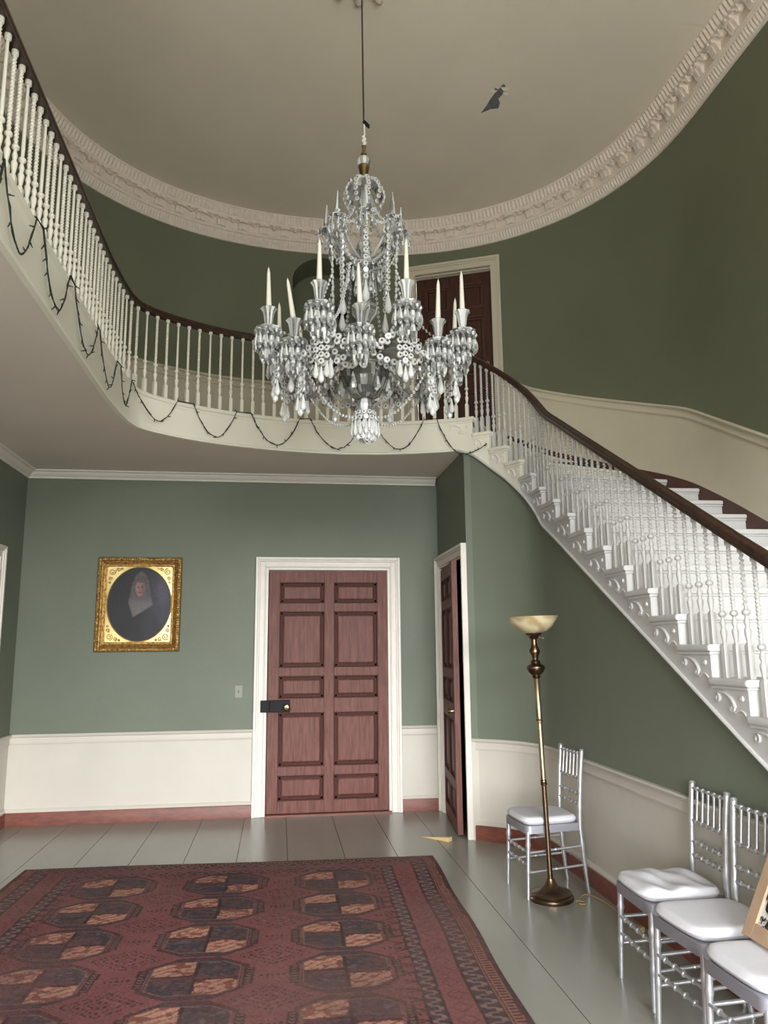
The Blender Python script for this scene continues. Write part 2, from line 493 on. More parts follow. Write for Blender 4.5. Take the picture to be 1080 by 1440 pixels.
# recess reveals + back
dep = .42
sn = [c for c in cols if abs(OUT.at(c)[0] - NX) <= NHW + .012 and OUT.at(c)[1] > 7]
fr = [(OUT.at(c), arch_top(OUT.at(c)[0]) or NSP) for c in sn]
for (p, za), (q, zb) in zip(fr[:-1], fr[1:]):
    w.add([(p[0], p[1], za), (q[0], q[1], zb), (q[0], q[1] + dep, zb), (p[0], p[1] + dep, za)], [(0, 1, 2, 3)], 0)
    w.add([(p[0], p[1] + dep, 4.514), (q[0], q[1] + dep, 4.514), (q[0], q[1] + dep, zb), (p[0], p[1] + dep, za)], [(0, 1, 2, 3)], 0)
    w.add([(p[0], p[1], 4.514), (q[0], q[1], 4.514), (q[0], q[1] + dep, 4.514), (p[0], p[1] + dep, 4.514)], [(0, 1, 2, 3)], 1)
for (p, za) in (fr[0], fr[-1]):
    w.add([(p[0], p[1], 4.514), (p[0], p[1] + dep, 4.514), (p[0], p[1] + dep, za), (p[0], p[1], za)], [(0, 1, 2, 3)], 0)
struct('wall_upper', w, [M_GREEN2, M_CREAM2, M_SKIRT], 'tall curved green wall around the stair and landing', 'wall', smooth=30, fix=False)

# upper chair rail following landing and stair
RAILP = [(0, -.095), (.012, -.095), (.016, -.08), (.012, -.072), (.012, -.03), (.03, -.022), (.036, -.008), (.03, .002), (0, .002)]
cr = MB()
for a, b in ((0, sD0 - .11), (sD1 + .11, OUT.L)):
    sa = ss(a, b, .06)
    P = p3(OUT, sa, 0); P[:, 2] = zrail(sa)
    cr.sweep(P, OUT.nrm(sa), RAILP)
struct('trim_2', cr, M_CREAM2, 'tan chair rail following the upper wall down the stair', 'trim', smooth=30)

# chair rails, beads and baseboards downstairs, one set per wall
def run(P_list, side, num):
    cr, bb = MB(), MB()
    for P, N in P_list:
        P = np.array(P, float); N = np.array(N, float)
        Q = P.copy(); Q[:, 2] = ZR; cr.sweep(Q, N, RAILP)
        Q = P.copy(); Q[:, 2] = .12; cr.sweep(Q, N, [(0, 0), (.02, 0), (.022, .012), (.012, .03), (0, .03)])
        Q = P.copy(); Q[:, 2] = 0; bb.sweep(Q, N, [(0, 0), (.022, 0), (.022, .112), (.018, .12), (0, .12)])
    struct('trim_%d' % num, cr, M_CREAM, 'cream chair rail along the %s wall' % side, 'trim', smooth=30)
    struct('baseboard_' + side.split()[0], bb, M_BASE, 'red-brown painted baseboard along the %s wall' % side, 'baseboard', smooth=30)
run([([(XL, YB, 0), (-.235, YB, 0)], [(0, -1)] * 2), ([(1.245, YB, 0), (XR, YB, 0)], [(0, -1)] * 2)], 'back', 3)
run([([(XL, YF, 0), (XL, 6.24, 0)], [(1, 0)] * 2), ([(XL, 7.395, 0), (XL, YB, 0)], [(1, 0)] * 2)], 'side', 7)
sa = ss(s_corner, SK[20], .05)
run([(p3(INN, sa, 0, -.03), INN.nrm(sa))], 'stair spandrel', 8)

# crown moulding under the soffit
cm = MB()
CR = [(0, -.075), (.012, -.075), (.018, -.06), (.03, -.052), (.06, -.03), (.066, -.018), (.092, -.012), (.1, 0), (0, 0)]
cm.sweep([(XL, YF, ZS), (XL, YB - .0, ZS)], [(1, 0), (1, 0)], CR)
cm.sweep([(XL, YB, ZS), (XR - .02, YB, ZS)], [(0, -1), (0, -1)], CR)
struct('trim_4', cm, M_TRIM, 'white crown moulding where the lower walls meet the soffit', 'trim', smooth=30)

# cornice of the oval ceiling
cn = MB()
sa = np.arange(0, OUT.L, .0075)
base = [(-.03, 6.085), (.02, 6.085), (.026, 6.1), (.035, 6.11), (.05, 6.135), (.062, 6.16), (.068, 6.172), (.082, 6.176), (.086, 6.19), (.092, 6.196),
        (.096, 6.275), (.105, 6.282), (.165, 6.286), (.168, 6.31), (.176, 6.316), (.188, 6.336), (.2, 6.36), (.212, 6.384), (.222, 6.388), (.225, 6.402), (-.03, 6.402)]
def cprof(i):
    s = sa[i]
    e = .5 + .5 * math.cos(2 * PI * s / .034); e2 = .5 + .5 * math.cos(2 * PI * s / .046 + 1)
    out = []
    for d, z in base:
        if 6.10 < z < 6.17: d += .011 * e - .004
        if 6.315 < z < 6.386: d += .014 * e2 - .005
        out.append((d, z))
    return out
cn.sweep(p3(OUT, sa, 0), OUT.nrm(sa), cprof)
cor = struct('trim_5', cn, M_CORN, 'ornate plaster cornice with modillions around the oval ceiling', 'trim', smooth=35)
# modillions and rosettes between them
mm = MB()
mm.box(-.055, .055, 0, .035, -.02, 0)
nS = 9
S_ = [(.0, -.084), (.02, -.084), (.03, -.07), (.038, -.05), (.05, -.03), (.068, -.024), (.085, -.03), (.088, -.012), (.085, 0), (0, 0)]
for a, b in ((-.05, -.012), (-.012, .012), (.012, .05)):
    k = .012 if a == -.012 else 0
    vs = [(a, d + (k if d > 0 else 0), z) for d, z in S_] + [(b, d + (k if d > 0 else 0), z) for d, z in S_]
    n = len(S_)
    mm.add(vs, [tuple(range(n - 1, -1, -1)), tuple(range(n, 2 * n))] + [(i, (i + 1) % n, (i + 1) % n + n, i + n) for i in range(n)])
mod_me = mm.mesh('modillion', M_CORN, 30)
mr = MB()
Mx = Matrix.Rotation(PI / 2, 4, 'X')
mr.lathe([(.045, 0), (.042, .012), (.02, .02), (.012, .034), (0, .036)], 18, lobes=6, lobe=.28)
ros_me = mr.mesh('rosette', M_CORN, 40)
step = .245
q = 5.2
while q < OUT.L - 5.2:
    for me, ds, dd, zz in ((mod_me, 0, .088, 6.286), (ros_me, step / 2, .132, 6.287)):
        P = OUT.at(q + ds, dd); n = OUT.nrm(q + ds)
        o = bpy.data.objects.new(me.name, me); COL.objects.link(o); o.parent = cor
        ang = math.atan2(n[1], n[0]) - PI / 2
        o.location = (P[0], P[1], zz)
        if me is ros_me: o.rotation_euler = (PI, 0, ang)
        else: o.rotation_euler = (0, 0, ang)
    q += step

# front wall with the daylight windows (behind the camera)
w = MB()
wins = [(-.3, 3.2, .3, 3.25), (-2.1, -1.1, .3, 3.1), (.2, 2.3, 3.8, 4.55)]  # unseen; left and upper ones added to brighten stair wainscot and fascia
Tfront = lambda u, d, v: (u, YF + d, v)
flat_wall(w, Tfront, -2.62, 3.58, 6.5, wins, .15)
struct('wall_front', w, [M_CREAM, M_GREEN2], 'front wall with tall windows behind the viewer', 'wall')
for i, (a, b, z0, z1) in enumerate(wins):
    f = MB()
    for p in (a, b - .06): f.box(p, p + .06, -.12, -.05, z0, z1, 0, Tfront)
    for p in (z0, z1 - .06, (z0 + z1) / 2 - .025): f.box(a, b, -.12, -.05, p, p + .06, 0, Tfront)
    for k in range(1, 3):
        u = a + (b - a) * k / 3
        f.box(u - .012, u + .012, -.11, -.07, z0, z1, 0, Tfront)
    struct('window_%d' % (i + 1), f, M_TRIM, 'unseen white sash window in the front wall', 'window')
# straight return walls are part of wall_upper; close the gap between the two left walls
w = MB(); w.box(XL - .1, -2.42, YF, 5.6, ZS + .03, ZS + .06)
struct('trim_6', w, M_SOFFIT, 'slab edge behind the gallery wall', 'trim')

# ------------------------------------------------------------------ doors
def casing(T, u0, u1, vt, ow, deep=.05):
    """outer edge u0..u1, top vt; ow = total width of the casing"""
    mb = MB()
    for a, b, d in ((0, .028, deep), (.028, .045, deep * .75), (.045, .092, deep * .5), (.092, .104, deep * .62), (.104, ow, deep * .38)):
        mb.box(u0 + a, u0 + b, -.02, d, 0, vt - a, 0, T)
        mb.box(u1 - b, u1 - a, -.02, d, 0, vt - a, 0, T)
        mb.box(u0 + b, u1 - b, -.02, d, vt - b, vt - a, 0, T)
    return mb
ROWS10 = [(.05, .139), (.175, .411), (.447, .539), (.598, .815), (.851, .951)]
COLS10 = [(.09, .46), (.54, .905)]
def door_leaf(W, H, rows, cols, T, thick=.045):
    """leaf body mesh and panel moulding mesh; local u 0..W, v 0..H, d depth towards viewer (0 = face)"""
    body, mold = MB(), MB()
    body.box(0, W, -thick, -.022, 0, H, 0, T)
    us = [0] + [x * W for c in cols for x in c] + [W]
    vs = [0] + [(1 - x) * H for r in reversed(rows) for x in reversed(r)] + [H]
    for i in range(0, len(us), 2): body.box(us[i], us[i + 1], -.025, 0, 0, H, 0, T)
    for i in range(0, len(vs), 2):
        for j in range(1, len(us) - 1, 2): body.box(us[j], us[j + 1], -.025, 0, vs[i], vs[i + 1], 0, T)
    for i in range(1, len(vs) - 1, 2):
        for j in range(1, len(us) - 1, 2):
            a, b, c, d = us[j], us[j + 1], vs[i], vs[i + 1]
            m = .034
            body.frustum(a + m, b - m, c + m, d - m, -.022, -.010, .014, 0, T2(T))
            for (p, q, r, t) in ((a, a + m, c, d), (b - m, b, c, d), (a, b, c, c + m), (a, b, d - m, d)):
                mold.box(p, q, -.024, -.014, r, t, 0, T)
            for (p, q, r, t) in ((a, a + .012, c, d), (b - .012, b, c, d), (a, b, c, c + .012), (a, b, d - .012, d)):
                mold.box(p, q, -.02, .004, r, t, 0, T)
    return body, mold
def T2(T):      # frustum feeds (u, d, v) ordering with d second
    return T

# back door
e = empty('door_1', (DL, YB, 0), 'closed red-brown ten-panel door in the back wall', 'door', kind='structure')
casing(Tback, -.235, 1.245, 2.527, .13).build('door_casing', M_TRIM, e, bevel=.004)
W, H = DR - DL - .012, DT - .03
Td = lambda u, d, v: (DL + .006 + u, YB + .005 - d, .02 + v)
b, m = door_leaf(W, H, ROWS10, COLS10, Td)
lf = b.build('door_leaf', M_DOOR, e, bevel=.0025); m.build('panel_moulding', M_DOORM, lf, bevel=.003)
sl = MB(); sl.box(DL, DR, -.0, .16, 0, .018, 0, lambda u, d, v: (u, YB + .1 - d, v)); sl.build('threshold', M_BASE, e)
lk = MB(); lk.box(.0, .20, 0, .045, 0, .115, 0, lambda u, d, v: (DL + .03 + u, YB - .005 - d, .985 + v)); lo = lk.build('rim_lock', M_BLACK, e, bevel=.004)
kb = MB(); kb.lathe([(.012, 0), (.012, .03), (.027, .04), (.03, .055), (.022, .07), (0, .074)], 16, (DL + .195, YB - .05, 1.035), 0, Matrix.Rotation(PI / 2, 4, 'X'))
kb.build('knob', M_BRASS2, lo, smooth=40)
kp = MB(); kp.box(-.06, .025, .012, .06, 0, .115, 0, lambda u, d, v: (DL + u, YB - d, .985 + v)); kp.build('lock_keeper', M_BLACK, e, bevel=.004)
jb = MB(); jb.box(DL - .03, DR + .03, -.1, -.055, DT - .012, DT + .03, 0, Tback); jb.build('head_stop', M_TRIM, e)
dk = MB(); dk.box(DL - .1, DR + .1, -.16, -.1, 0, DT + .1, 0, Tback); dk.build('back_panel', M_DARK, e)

# ajar side door
e = empty('door_2', (XR, ND1, 0), 'narrow brown panelled door standing ajar in the short side wall', 'door', kind='structure')
casing(Tright, YCOR + .005, 7.945, 2.527, .125, .05).build('door_casing', M_TRIM, e, bevel=.004)
jb = MB()
jb.box(ND0 - .012, ND0, -.12, 0, 0, NDT, 0, Tright); jb.box(ND1, ND1 + .012, -.12, 0, 0, NDT, 0, Tright); jb.box(ND0, ND1, -.12, 0, NDT, NDT + .012, 0, Tright)
jb.build('door_jamb', M_TRIM, e)
hx, hy = XR - .005, ND1 - .01
ex, ey = 1.555, 6.885
L = math.hypot(ex - hx, ey - hy); dx, dy = (ex - hx) / L, (ey - hy) / L
L = ND1 - ND0 - .02
nx, ny = dy, -dx                        # face towards the hall (-x)
Td = lambda u, d, v: (hx + dx * u + nx * d, hy + dy * u + ny * d, .012 + v)
b, m = door_leaf(L, NDT - .03, ROWS10, COLS10, Td, .05)
lf = b.build('door_leaf', M_DOOR, e, bevel=.0025); m.build('panel_moulding', M_DOORM, lf, bevel=.003)
kx = L - .075
kb = MB(); ang = math.atan2(ny, nx)
MK = Matrix.Rotation(ang, 4, 'Z') @ Matrix.Rotation(PI / 2, 4, 'Y')
kb.lathe([(.026, 0), (.026, .006), (.01, .008), (.01, .03), (.024, .038), (.027, .05), (.018, .062), (0, .064)], 16, Td(kx, 0, 1.03), 0, MK)
kb.build('knob', M_BRASS2, lf, smooth=40)

# door at the far left
e = empty('door_3', (XL, 6.35, 0), 'door casing at the edge of the side wall under the gallery', 'door', kind='structure')
casing(Tleft, 6.235, 7.395, 2.545, .125, .05).build('door_casing', M_TRIM, e, bevel=.004)
Td = lambda u, d, v: (XL - .01 + d, 6.355 + u, .015 + v)
b, m = door_leaf(.92, 2.39, ROWS10, COLS10, Td)
lf = b.build('door_leaf', M_DOOR, e); m.build('panel_moulding', M_DOORM, lf)

# upstairs door on the landing
pa, pb = OUT.at(sD0), OUT.at(sD1)
Lc = float(np.hypot(*(pb - pa))); tx, ty = (pb - pa) / Lc
nx, ny = ty, -tx
Tu = lambda u, d, v: (pa[0] + tx * u + nx * d, pa[1] + ty * u + ny * d, ZG + v)
e = empty('door_4', (float(pa[0]), float(pa[1]), ZG), 'dark mahogany six-panel door on the upper landing', 'door', kind='structure')
casing(Tu, -.10, Lc + .10, 2.23, .105, .05).build('door_casing', M_CREAM2, e, bevel=.004)
Tv = lambda u, d, v: Tu(u + .005, d - .05, v + .01)
b, m = door_leaf(Lc - .01, 2.085, [(.06, .20), (.25, .58), (.66, .94)], [(.11, .44), (.56, .89)], Tv)
lf = b.build('door_leaf', M_DOOR2, e, bevel=.0025); m.build('panel_moulding', M_SKIRT, lf, bevel=.003)
jb = MB()
jb.box(-.012, 0, -.12, .01, 0, 2.1, 0, Tu); jb.box(Lc, Lc + .012, -.12, .01, 0, 2.1, 0, Tu); jb.box(-.012, Lc + .012, -.12, .01, 2.1, 2.112, 0, Tu)
jb.build('door_jamb', M_CREAM2, e)
kb = MB()
MK = Matrix.Rotation(math.atan2(ny, nx), 4, 'Z') @ Matrix.Rotation(PI / 2, 4, 'Y')
kb.lathe([(.022, 0), (.022, .006), (.01, .01), (.01, .03), (.024, .038), (.026, .05), (0, .06)], 14, Tv(Lc - .08, 0, .98), 0, MK)
kb.build('knob', M_BRASS2, lf, smooth=40)
# ------------------------------------------------------------------ staircase
NV = 23                                           # treads 0 (landing nosing) .. 22
base_pt = INN.at(SK[22])
stair = empty('staircase', (2.8, 1.0, 0), 'white painted curving staircase with scroll brackets rising along the wall', 'staircase')
OV = .027
PW = lambda k: M_IVORY if k < 2 else (M_IVORYS if k < 4 else M_WHITE)  # same paint throughout; cream-to-cool shift of the light put into the colour
for k in range(NV):
    sb = SK[k - 1] if k > 0 else SK[0] - .14
    ob = SO[k - 1] if k > 0 else SO[0] - .14
    n = 7 if k < 8 else 2
    si = np.linspace(sb - (.0 if k else 0), SK[k] + OV, n); so = np.linspace(SO[k] + OV, ob, n)
    z = ZK[k]
    t = MB()
    inn = INN.at(si, OV)
    t.poly([tuple(p) for p in inn] + [tuple(p) for p in OUT.at(so, .0)], z - .034, z)
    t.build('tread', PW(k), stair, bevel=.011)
    # riser with the small cove under the nosing
    r = MB()
    zl = ZK[k + 1] if k < 22 else 0
    a, b = INN.at(SK[k], -.004), OUT.at(SO[k], .0)
    a2, b2 = INN.at(SK[k] - .02, -.004), OUT.at(SO[k] - .02, .0)
    r.poly([tuple(a), tuple(b), tuple(b2), tuple(a2)], zl - .002, z - .034)
    a3, b3 = INN.at(SK[k] + .014, .012), OUT.at(SO[k] + .014)
    r.poly([tuple(a3), tuple(b3), tuple(b2), tuple(INN.at(SK[k] - .02, .012))], z - .048, z - .034)
    si2 = np.linspace(sb, SK[k] + .014, n)
    P = [tuple(p) for p in INN.at(si2, .013)] + [tuple(p) for p in INN.at(si2[::-1], 0)]
    r.poly(P, z - .05, z - .034)
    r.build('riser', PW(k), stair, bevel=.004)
# string board
st = MB()
def strip(s0, s1, zt0, zt1, n, mi):
    s = np.linspace(s0, s1, n)
    zb = zbot(s); zt = np.linspace(zt0, zt1, n)
    F, Bk = INN.at(s, 0.0), INN.at(s, -.045)
    vs = [(F[i][0], F[i][1], zb[i]) for i in range(n)] + [(F[i][0], F[i][1], zt[i]) for i in range(n)] + \
         [(Bk[i][0], Bk[i][1], zb[i]) for i in range(n)] + [(Bk[i][0], Bk[i][1], zt[i]) for i in range(n)]
    fs = []
    for i in range(n - 1):
        fs += [(i, i + 1, n + i + 1, n + i), (2 * n + i, 3 * n + i, 3 * n + i + 1, 2 * n + i + 1), (i, 2 * n + i, 2 * n + i + 1, i + 1), (n + i, n + i + 1, 3 * n + i + 1, 3 * n + i)]
    fs += [(0, n, 3 * n, 2 * n), (n - 1, 3 * n - 1, 4 * n - 1, 2 * n - 1)]
    st.add(vs, fs, mi)
strip(SK[0] - .14, SK[0] - .005, ZG - .03, ZG - .03, 8, 0)
for k in range(1, NV - 1):
    strip(SK[k - 1] - .005, SK[k] - .005, ZK[k] - .03, ZK[k] - .03, 6, 0 if k < 2 else (1 if k < 4 else 2))
sa = ss(SK[0] - .14, SK[21], .04)
zz = zbot(sa)
pth = [(p[0], p[1], z) for p, z in zip(INN.at(sa, .004), zz + .006)]
st.tube(pth, .011, 8, 2)
st.build('string_board', [M_IVORY, M_IVORYS, M_WHITE], stair, smooth=30)
# scroll brackets: relief ornament on the string under each tread end
def spiral(c, r0, a0, turns, n=16, sgn=1):
    return [(c[0] + r0 * (1 - .78 * i / n) * math.cos(a0 + sgn * 2 * PI * turns * i / n), c[1] + r0 * (1 - .78 * i / n) * math.sin(a0 + sgn * 2 * PI * turns * i / n)) for i in range(n + 1)]
def bez(p, n=12):
    out = []
    for i in range(n + 1):
        t = i / n
        out.append(tuple(sum(c * q[j] for c, q in zip(((1 - t) ** 3, 3 * t * (1 - t) ** 2, 3 * t * t * (1 - t), t ** 3), p)) for j in (0, 1)))
    return out
back = spiral((.252, -.087), .022, PI * .5, 1.25, sgn=1)[::-1]
body = bez([(.252, -.065), (.20, -.052), (.125, -.075), (.112, -.128)])
vol = spiral((.131, -.130), .019, 0, 1.3, sgn=-1)
tail = bez([(.113, -.150), (.085, -.138), (.055, -.128), (.03, -.158)], 8)
for k in range(0, NV - 1):
    w = (SK[k] - SK[k - 1]) if k else .24
    f = w / GO
    bk = MB()
    def mp(pts):
        return [tuple(INN.at(SK[k] - u * f, .004)) + (ZK[k] + v - .004,) for u, v in pts]
    bk.tube(mp(back + body[1:]), [.004 + .0035 * min(1, i / 14) for i in range(len(back) + len(body) - 1)], 6)
    bk.tube(mp(vol), .0065, 6); bk.tube(mp(tail), [.007 - .0004 * i for i in range(9)], 6)
    # flat panel relief following the step
    fr = [(.012, -.055), (.012, -.150), (.02, -.150), (.02, -.055)]
    q = INN.at(SK[k] - .055 * f, 0); n = INN.nrm(SK[k] - .055 * f)
    Mr = Matrix.Rotation(math.atan2(n[1], n[0]), 4, 'Z') @ Matrix.Rotation(PI / 2, 4, 'Y')
    bk.lathe([(.013, 0), (.013, .004), (.009, .008), (.005, .006), (0, .009)], 12, (q[0], q[1], ZK[k] - .088), 0, Mr)
    pn = [tuple(INN.at(SK[k] - u * f, .003)) + (ZK[k] + v,) for u, v in ((.008, -.05), (.29, -.05), (.29, -.06), (.008, -.06))]
    bk.tube([pn[0], pn[1]], .004, 5)
    bk.build('scroll_bracket', PW(k), stair, smooth=50)

# ------------------------------------------------------------------ balusters
def baluster_mesh(H, style, blockh=.16, ball=.305, name='baluster', m=None):
    mb = MB()
    h = .0145
    mb.box(-h, h, -h, h, 0, blockh - .008)
    mb.add([(-h, -h, blockh - .008), (h, -h, blockh - .008), (h, h, blockh - .008), (-h, h, blockh - .008), (-.008, -.008, blockh + .006), (.008, -.008, blockh + .006), (.008, .008, blockh + .006), (-.008, .008, blockh + .006)],
           [(0, 1, 5, 4), (1, 2, 6, 5), (2, 3, 7, 6), (3, 0, 4, 7), (4, 5, 6, 7)])
    b = ball
    prof = [(.009, blockh), (.0085, blockh + .008), (.015, blockh + .045), (.0165, blockh + .062), (.009, blockh + .078), (.0095, blockh + .082), (.0145, blockh + .1),
            (.008, b - .022), (.0075, b - .017), (.0185, b - .006), (.0185, b + .006), (.0075, b + .017)]
    mb.lathe(prof, 12)
    z0, z1 = b + .016, H - .03
    if style == 'plain':
        mb.lathe([(.0085, z0), (.0102, z0 + .05), (.0078, z1)], 10)
    else:
        n, pitchz = 12, .024
        rings = int((z1 - z0) / .0036)
        vs, fs = [], []
        for i in range(rings + 1):
            z = z0 + (z1 - z0) * i / rings
            e = min(1, i / 6, (rings - i) / 6)
            ph = 2 * PI * (z - z0) / pitchz
            for k in range(n):
                a = 2 * PI * k / n
                if style == 'rope':
                    r = .0098 * (1 + .26 * e * math.cos(2 * a - ph * 1.25))
                    vs.append((r * math.cos(a), r * math.sin(a), z))
                else:
                    r = .0085
                    vs.append((r * math.cos(a) + .004 * e * math.cos(ph), r * math.sin(a) + .004 * e * math.sin(ph), z))
        for i in range(rings):
            for k in range(n):
                fs.append((i * n + k, i * n + (k + 1) % n, (i + 1) * n + (k + 1) % n, (i + 1) * n + k))
        mb.add(vs, fs)
    mb.lathe([(.0085, z1), (.0165, z1 + .004), (.017, z1 + .028), (.012, H + .004)], 12)
    return mb.mesh(name, m or M_IVORY, 40)
_cache = {}
def bal(H, style, parent, xy, z, rz, bh=.16):
    key = (round(H / .012), style, bh)
    if key not in _cache:
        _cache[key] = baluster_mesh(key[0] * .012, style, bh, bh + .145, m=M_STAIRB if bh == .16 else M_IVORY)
    o = bpy.data.objects.new('baluster', _cache[key])
    COL.objects.link(o); o.parent = parent
    pl = world_loc(parent)
    o.location = (xy[0] - pl.x, xy[1] - pl.y, z - pl.z)
    o.rotation_euler = (0, 0, rz)
    return o

# rail height (underside) along the inner curve
RB_s = [0, SK[0] - .55, SK[0] - .25, SK[0], SK[1], SK[2], SK[3], SK[4], SK[5], SK[6], SK[7]] + SK[8:]
RB_z = [4.42, 4.42, 4.36, 4.255, 4.135, 4.0, 3.84, 3.665, 3.485, 3.32, 3.156] + [z + .588 for z in ZK[8:]]
def zrb(s):
    k = np.linspace(-.16, .16, 13)
    return np.mean([np.interp(np.asarray(s) + q, RB_s, RB_z) for q in k], axis=0)
OFF = -.045
gal = empty('gallery_railing', (-1.28, 2.0, ZG), 'dark handrail on slim white balusters curving along the upper gallery', 'railing')
srl = empty('stair_railing', (2.15, 2.0, 0), 'dark handrail on twisted white balusters descending the staircase', 'railing')
HR = [(-.028, 0), (.028, 0), (.031, .012), (.027, .02), (.033, .03), (.031, .048), (.018, .06), (0, .064), (-.018, .06), (-.031, .048), (-.033, .03), (-.027, .02), (-.031, .012)]
def handrail(a, b, parent):
    sa = ss(a, b, .035)
    P = p3(INN, sa, 0, OFF); P[:, 2] = zrb(sa)
    mb = MB(); mb.sweep(P, INN.nrm(sa), HR)
    return mb.build('handrail', M_RAIL, parent, smooth=50)
handrail(0.02, SK[0] - .02, gal)
handrail(SK[0] - .02, SK[21] + .1, srl)
# gallery balusters, about ten per metre
sty = ['plain', 'rope', 'rope']
s0 = INN.near(-1.238, 1.35)
count = 0
q = SK[0] - .055
lst = []
while q > .1:
    lst.append(q); q -= .1
for i, q in enumerate(lst):
    n = INN.nrm(q)
    if q < s0: break
    bal(float(zrb(q)) - ZG, sty[i % 3], gal, INN.at(q, OFF), ZG, math.atan2(n[1], n[0]), .145)
rest = MB()
for q in [v for v in lst if v < s0]:
    p = INN.at(q, OFF)
    rest.box(p[0] - .0145, p[0] + .0145, p[1] - .0145, p[1] + .0145, ZG, ZG + .145)
    rest.lathe([(.009, ZG + .145), (.016, ZG + .2), (.009, ZG + .225), (.008, ZG + .27), (.018, ZG + .29), (.0085, ZG + .31), (.01, ZG + .36), (.0085, 4.39), (.017, 4.395), (.012, 4.425)], 8, (p[0], p[1], 0))
o = rest.build('baluster', M_IVORY, gal, smooth=40); o['kind'] = 'stuff'
# stair balusters, three to a tread
for k in range(1, 21):
    w = SK[k] - SK[k - 1]
    for j, fr in enumerate((.13, .47, .81)):
        q = SK[k] - fr * w
        n = INN.nrm(q)
        bal(float(zrb(q)) - ZK[k], ('corkscrew', 'rope', 'rope')[j], srl, INN.at(q, OFF), ZK[k], math.atan2(n[1], n[0]))

# ------------------------------------------------------------------ string lights draped on the fascia
def garland(name, label, loops, ends=()):
    root = empty(name, tuple(loops[0][0]), label, 'string lights')
    pts = []
    for a, b, low in loops:
        a, b, low = Vector(a), Vector(b), Vector(low)
        n = 16
        # one pass down to the low point and up again (parabola-like drape)
        for i in range(n + 1):
            t = i / n
            if t < .5:
                u = t * 2; e = 1 - (1 - u) ** 1.9
                p = a.lerp(low, u); p.z = a.z + (low.z - a.z) * e
            else:
                u = (t - .5) * 2; e = u ** 1.9
                p = low.lerp(b, u); p.z = low.z + (b.z - low.z) * e
            p += Vector((0, 0, random.uniform(-.004, .004)))
            pts.append(p)
    wire = MB(); wire.tube(pts, .0034, 6)
    second = [p + Vector((random.uniform(-.006, .006), 0, random.uniform(-.006, .006))) for p in pts]
    wire.tube(second, .003, 5)
    wire.build('wire', M_WIRE, root, smooth=50)
    d = 0
    last = pts[0]; acc = 0
    nb = 0
    for p in pts[1:]:
        acc += (p - last).length
        if acc > .062 and nb < 98:
            acc = 0; nb += 1
            t = (p - last).normalized()
            dirv = (t.cross(Vector((0, 0, 1))) * 0 + t * .6 + Vector((random.uniform(-.8, .8), random.uniform(-.5, .1), random.uniform(-.9, .5)))).normalized()
            b = MB(); b.tube([p, p + dirv * .012, p + dirv * .016, p + dirv * .028], [.0042, .0042, .003, .0026], 6)
            b.build('bulb', M_WIRE, root, smooth=50)
        last = p
    return root
FX = -1.238 + .038
zc = ZG + .002
def fp(y, z): return (FX, y, z)
def ip(x, y, z, d=.038):
    q = INN.near(x, y); p = INN.at(q, d)
    return (float(p[0]), float(p[1]), z)
garland('string_light_garland', 'dark string of small lights looped in long swags down the straight gallery fascia',
        [(fp(3.02, zc), fp(3.2, zc), fp(3.1, 3.45)), (fp(3.2, zc), fp(3.66, zc), fp(3.46, 3.40)), (fp(3.76, zc), fp(4.27, zc), fp(4.08, 3.40)),
         (fp(4.38, zc), fp(4.98, zc), fp(4.74, 3.41)), (fp(5.03, zc), fp(5.58, zc), fp(5.38, 3.42)), (ip(-1.23, 5.68, zc), ip(-1.205, 6.0, zc), ip(-1.215, 5.86, 3.44))])
garland('string_light_garland', 'dark string of small lights looped in swags along the curved landing fascia under the chandelier',
        [(ip(-1.19, 6.03, zc), ip(-.9, 6.5, zc), ip(-1.03, 6.36, 3.47)), (ip(-.78, 6.6, zc), ip(-.4, 6.76, zc), ip(-.58, 6.7, 3.43)),
         (ip(-.28, 6.81, zc), ip(.16, 6.92, zc), ip(-.05, 6.88, 3.42)), (ip(.26, 6.94, zc), ip(.76, 6.96, zc), ip(.52, 6.96, 3.42)),
         (ip(.86, 6.95, zc), ip(1.33, 6.85, zc), ip(1.1, 6.91, 3.42)), (ip(1.44, 6.81, zc), ip(1.87, 6.57, ZK[2] + .03, .06), ip(1.66, 6.7, 3.335, .03))])
# ------------------------------------------------------------------ chandelier
CX, CY = .53, 4.72
ch = empty('chandelier', (CX, CY, 2.89), 'large cut-crystal chandelier hung with bead swags and glass drops', 'chandelier')
def C3(r, deg, z):
    a = math.radians(deg)
    return Vector((CX + r * math.sin(a), CY - r * math.cos(a), z))       # 0 deg points at the viewer
def bead(mb, p, r, out=None, n=8):
    """faceted button, flat faces turned along `out`"""
    if out is None:
        out = Vector((p.x - CX, p.y - CY, 0.0))
        if out.length < .02: out = Vector((0, -1, 0))
    z = out.normalized(); z = (z + Vector((random.uniform(-.25, .25), random.uniform(-.25, .25), random.uniform(-.25, .25)))).normalized()
    M = z.to_track_quat('Z', 'Y').to_matrix().to_4x4()
    k0 = len(mb.mi)
    mb.lathe([(.40 * r, -.36 * r), (.8 * r, -.36 * r), (r, 0), (.8 * r, .36 * r), (.40 * r, .36 * r)], n, p, 0, M)
    mb.mi[-1] = 1; mb.mi[-2] = 1
def drop(mb, p, L, w, n=8):
    """pear-shaped prism hanging from p"""
    Mr = Matrix.Rotation(random.uniform(0, PI), 4, 'Z')
    mb.lathe([(0, 0), (.1 * w, -.05 * L), (.22 * w, -.3 * L), (.42 * w, -.6 * L), (.5 * w, -.75 * L), (.38 * w, -.9 * L), (.1 * w, -L), (0, -L * 1.01)], n, p, 0, Mr)
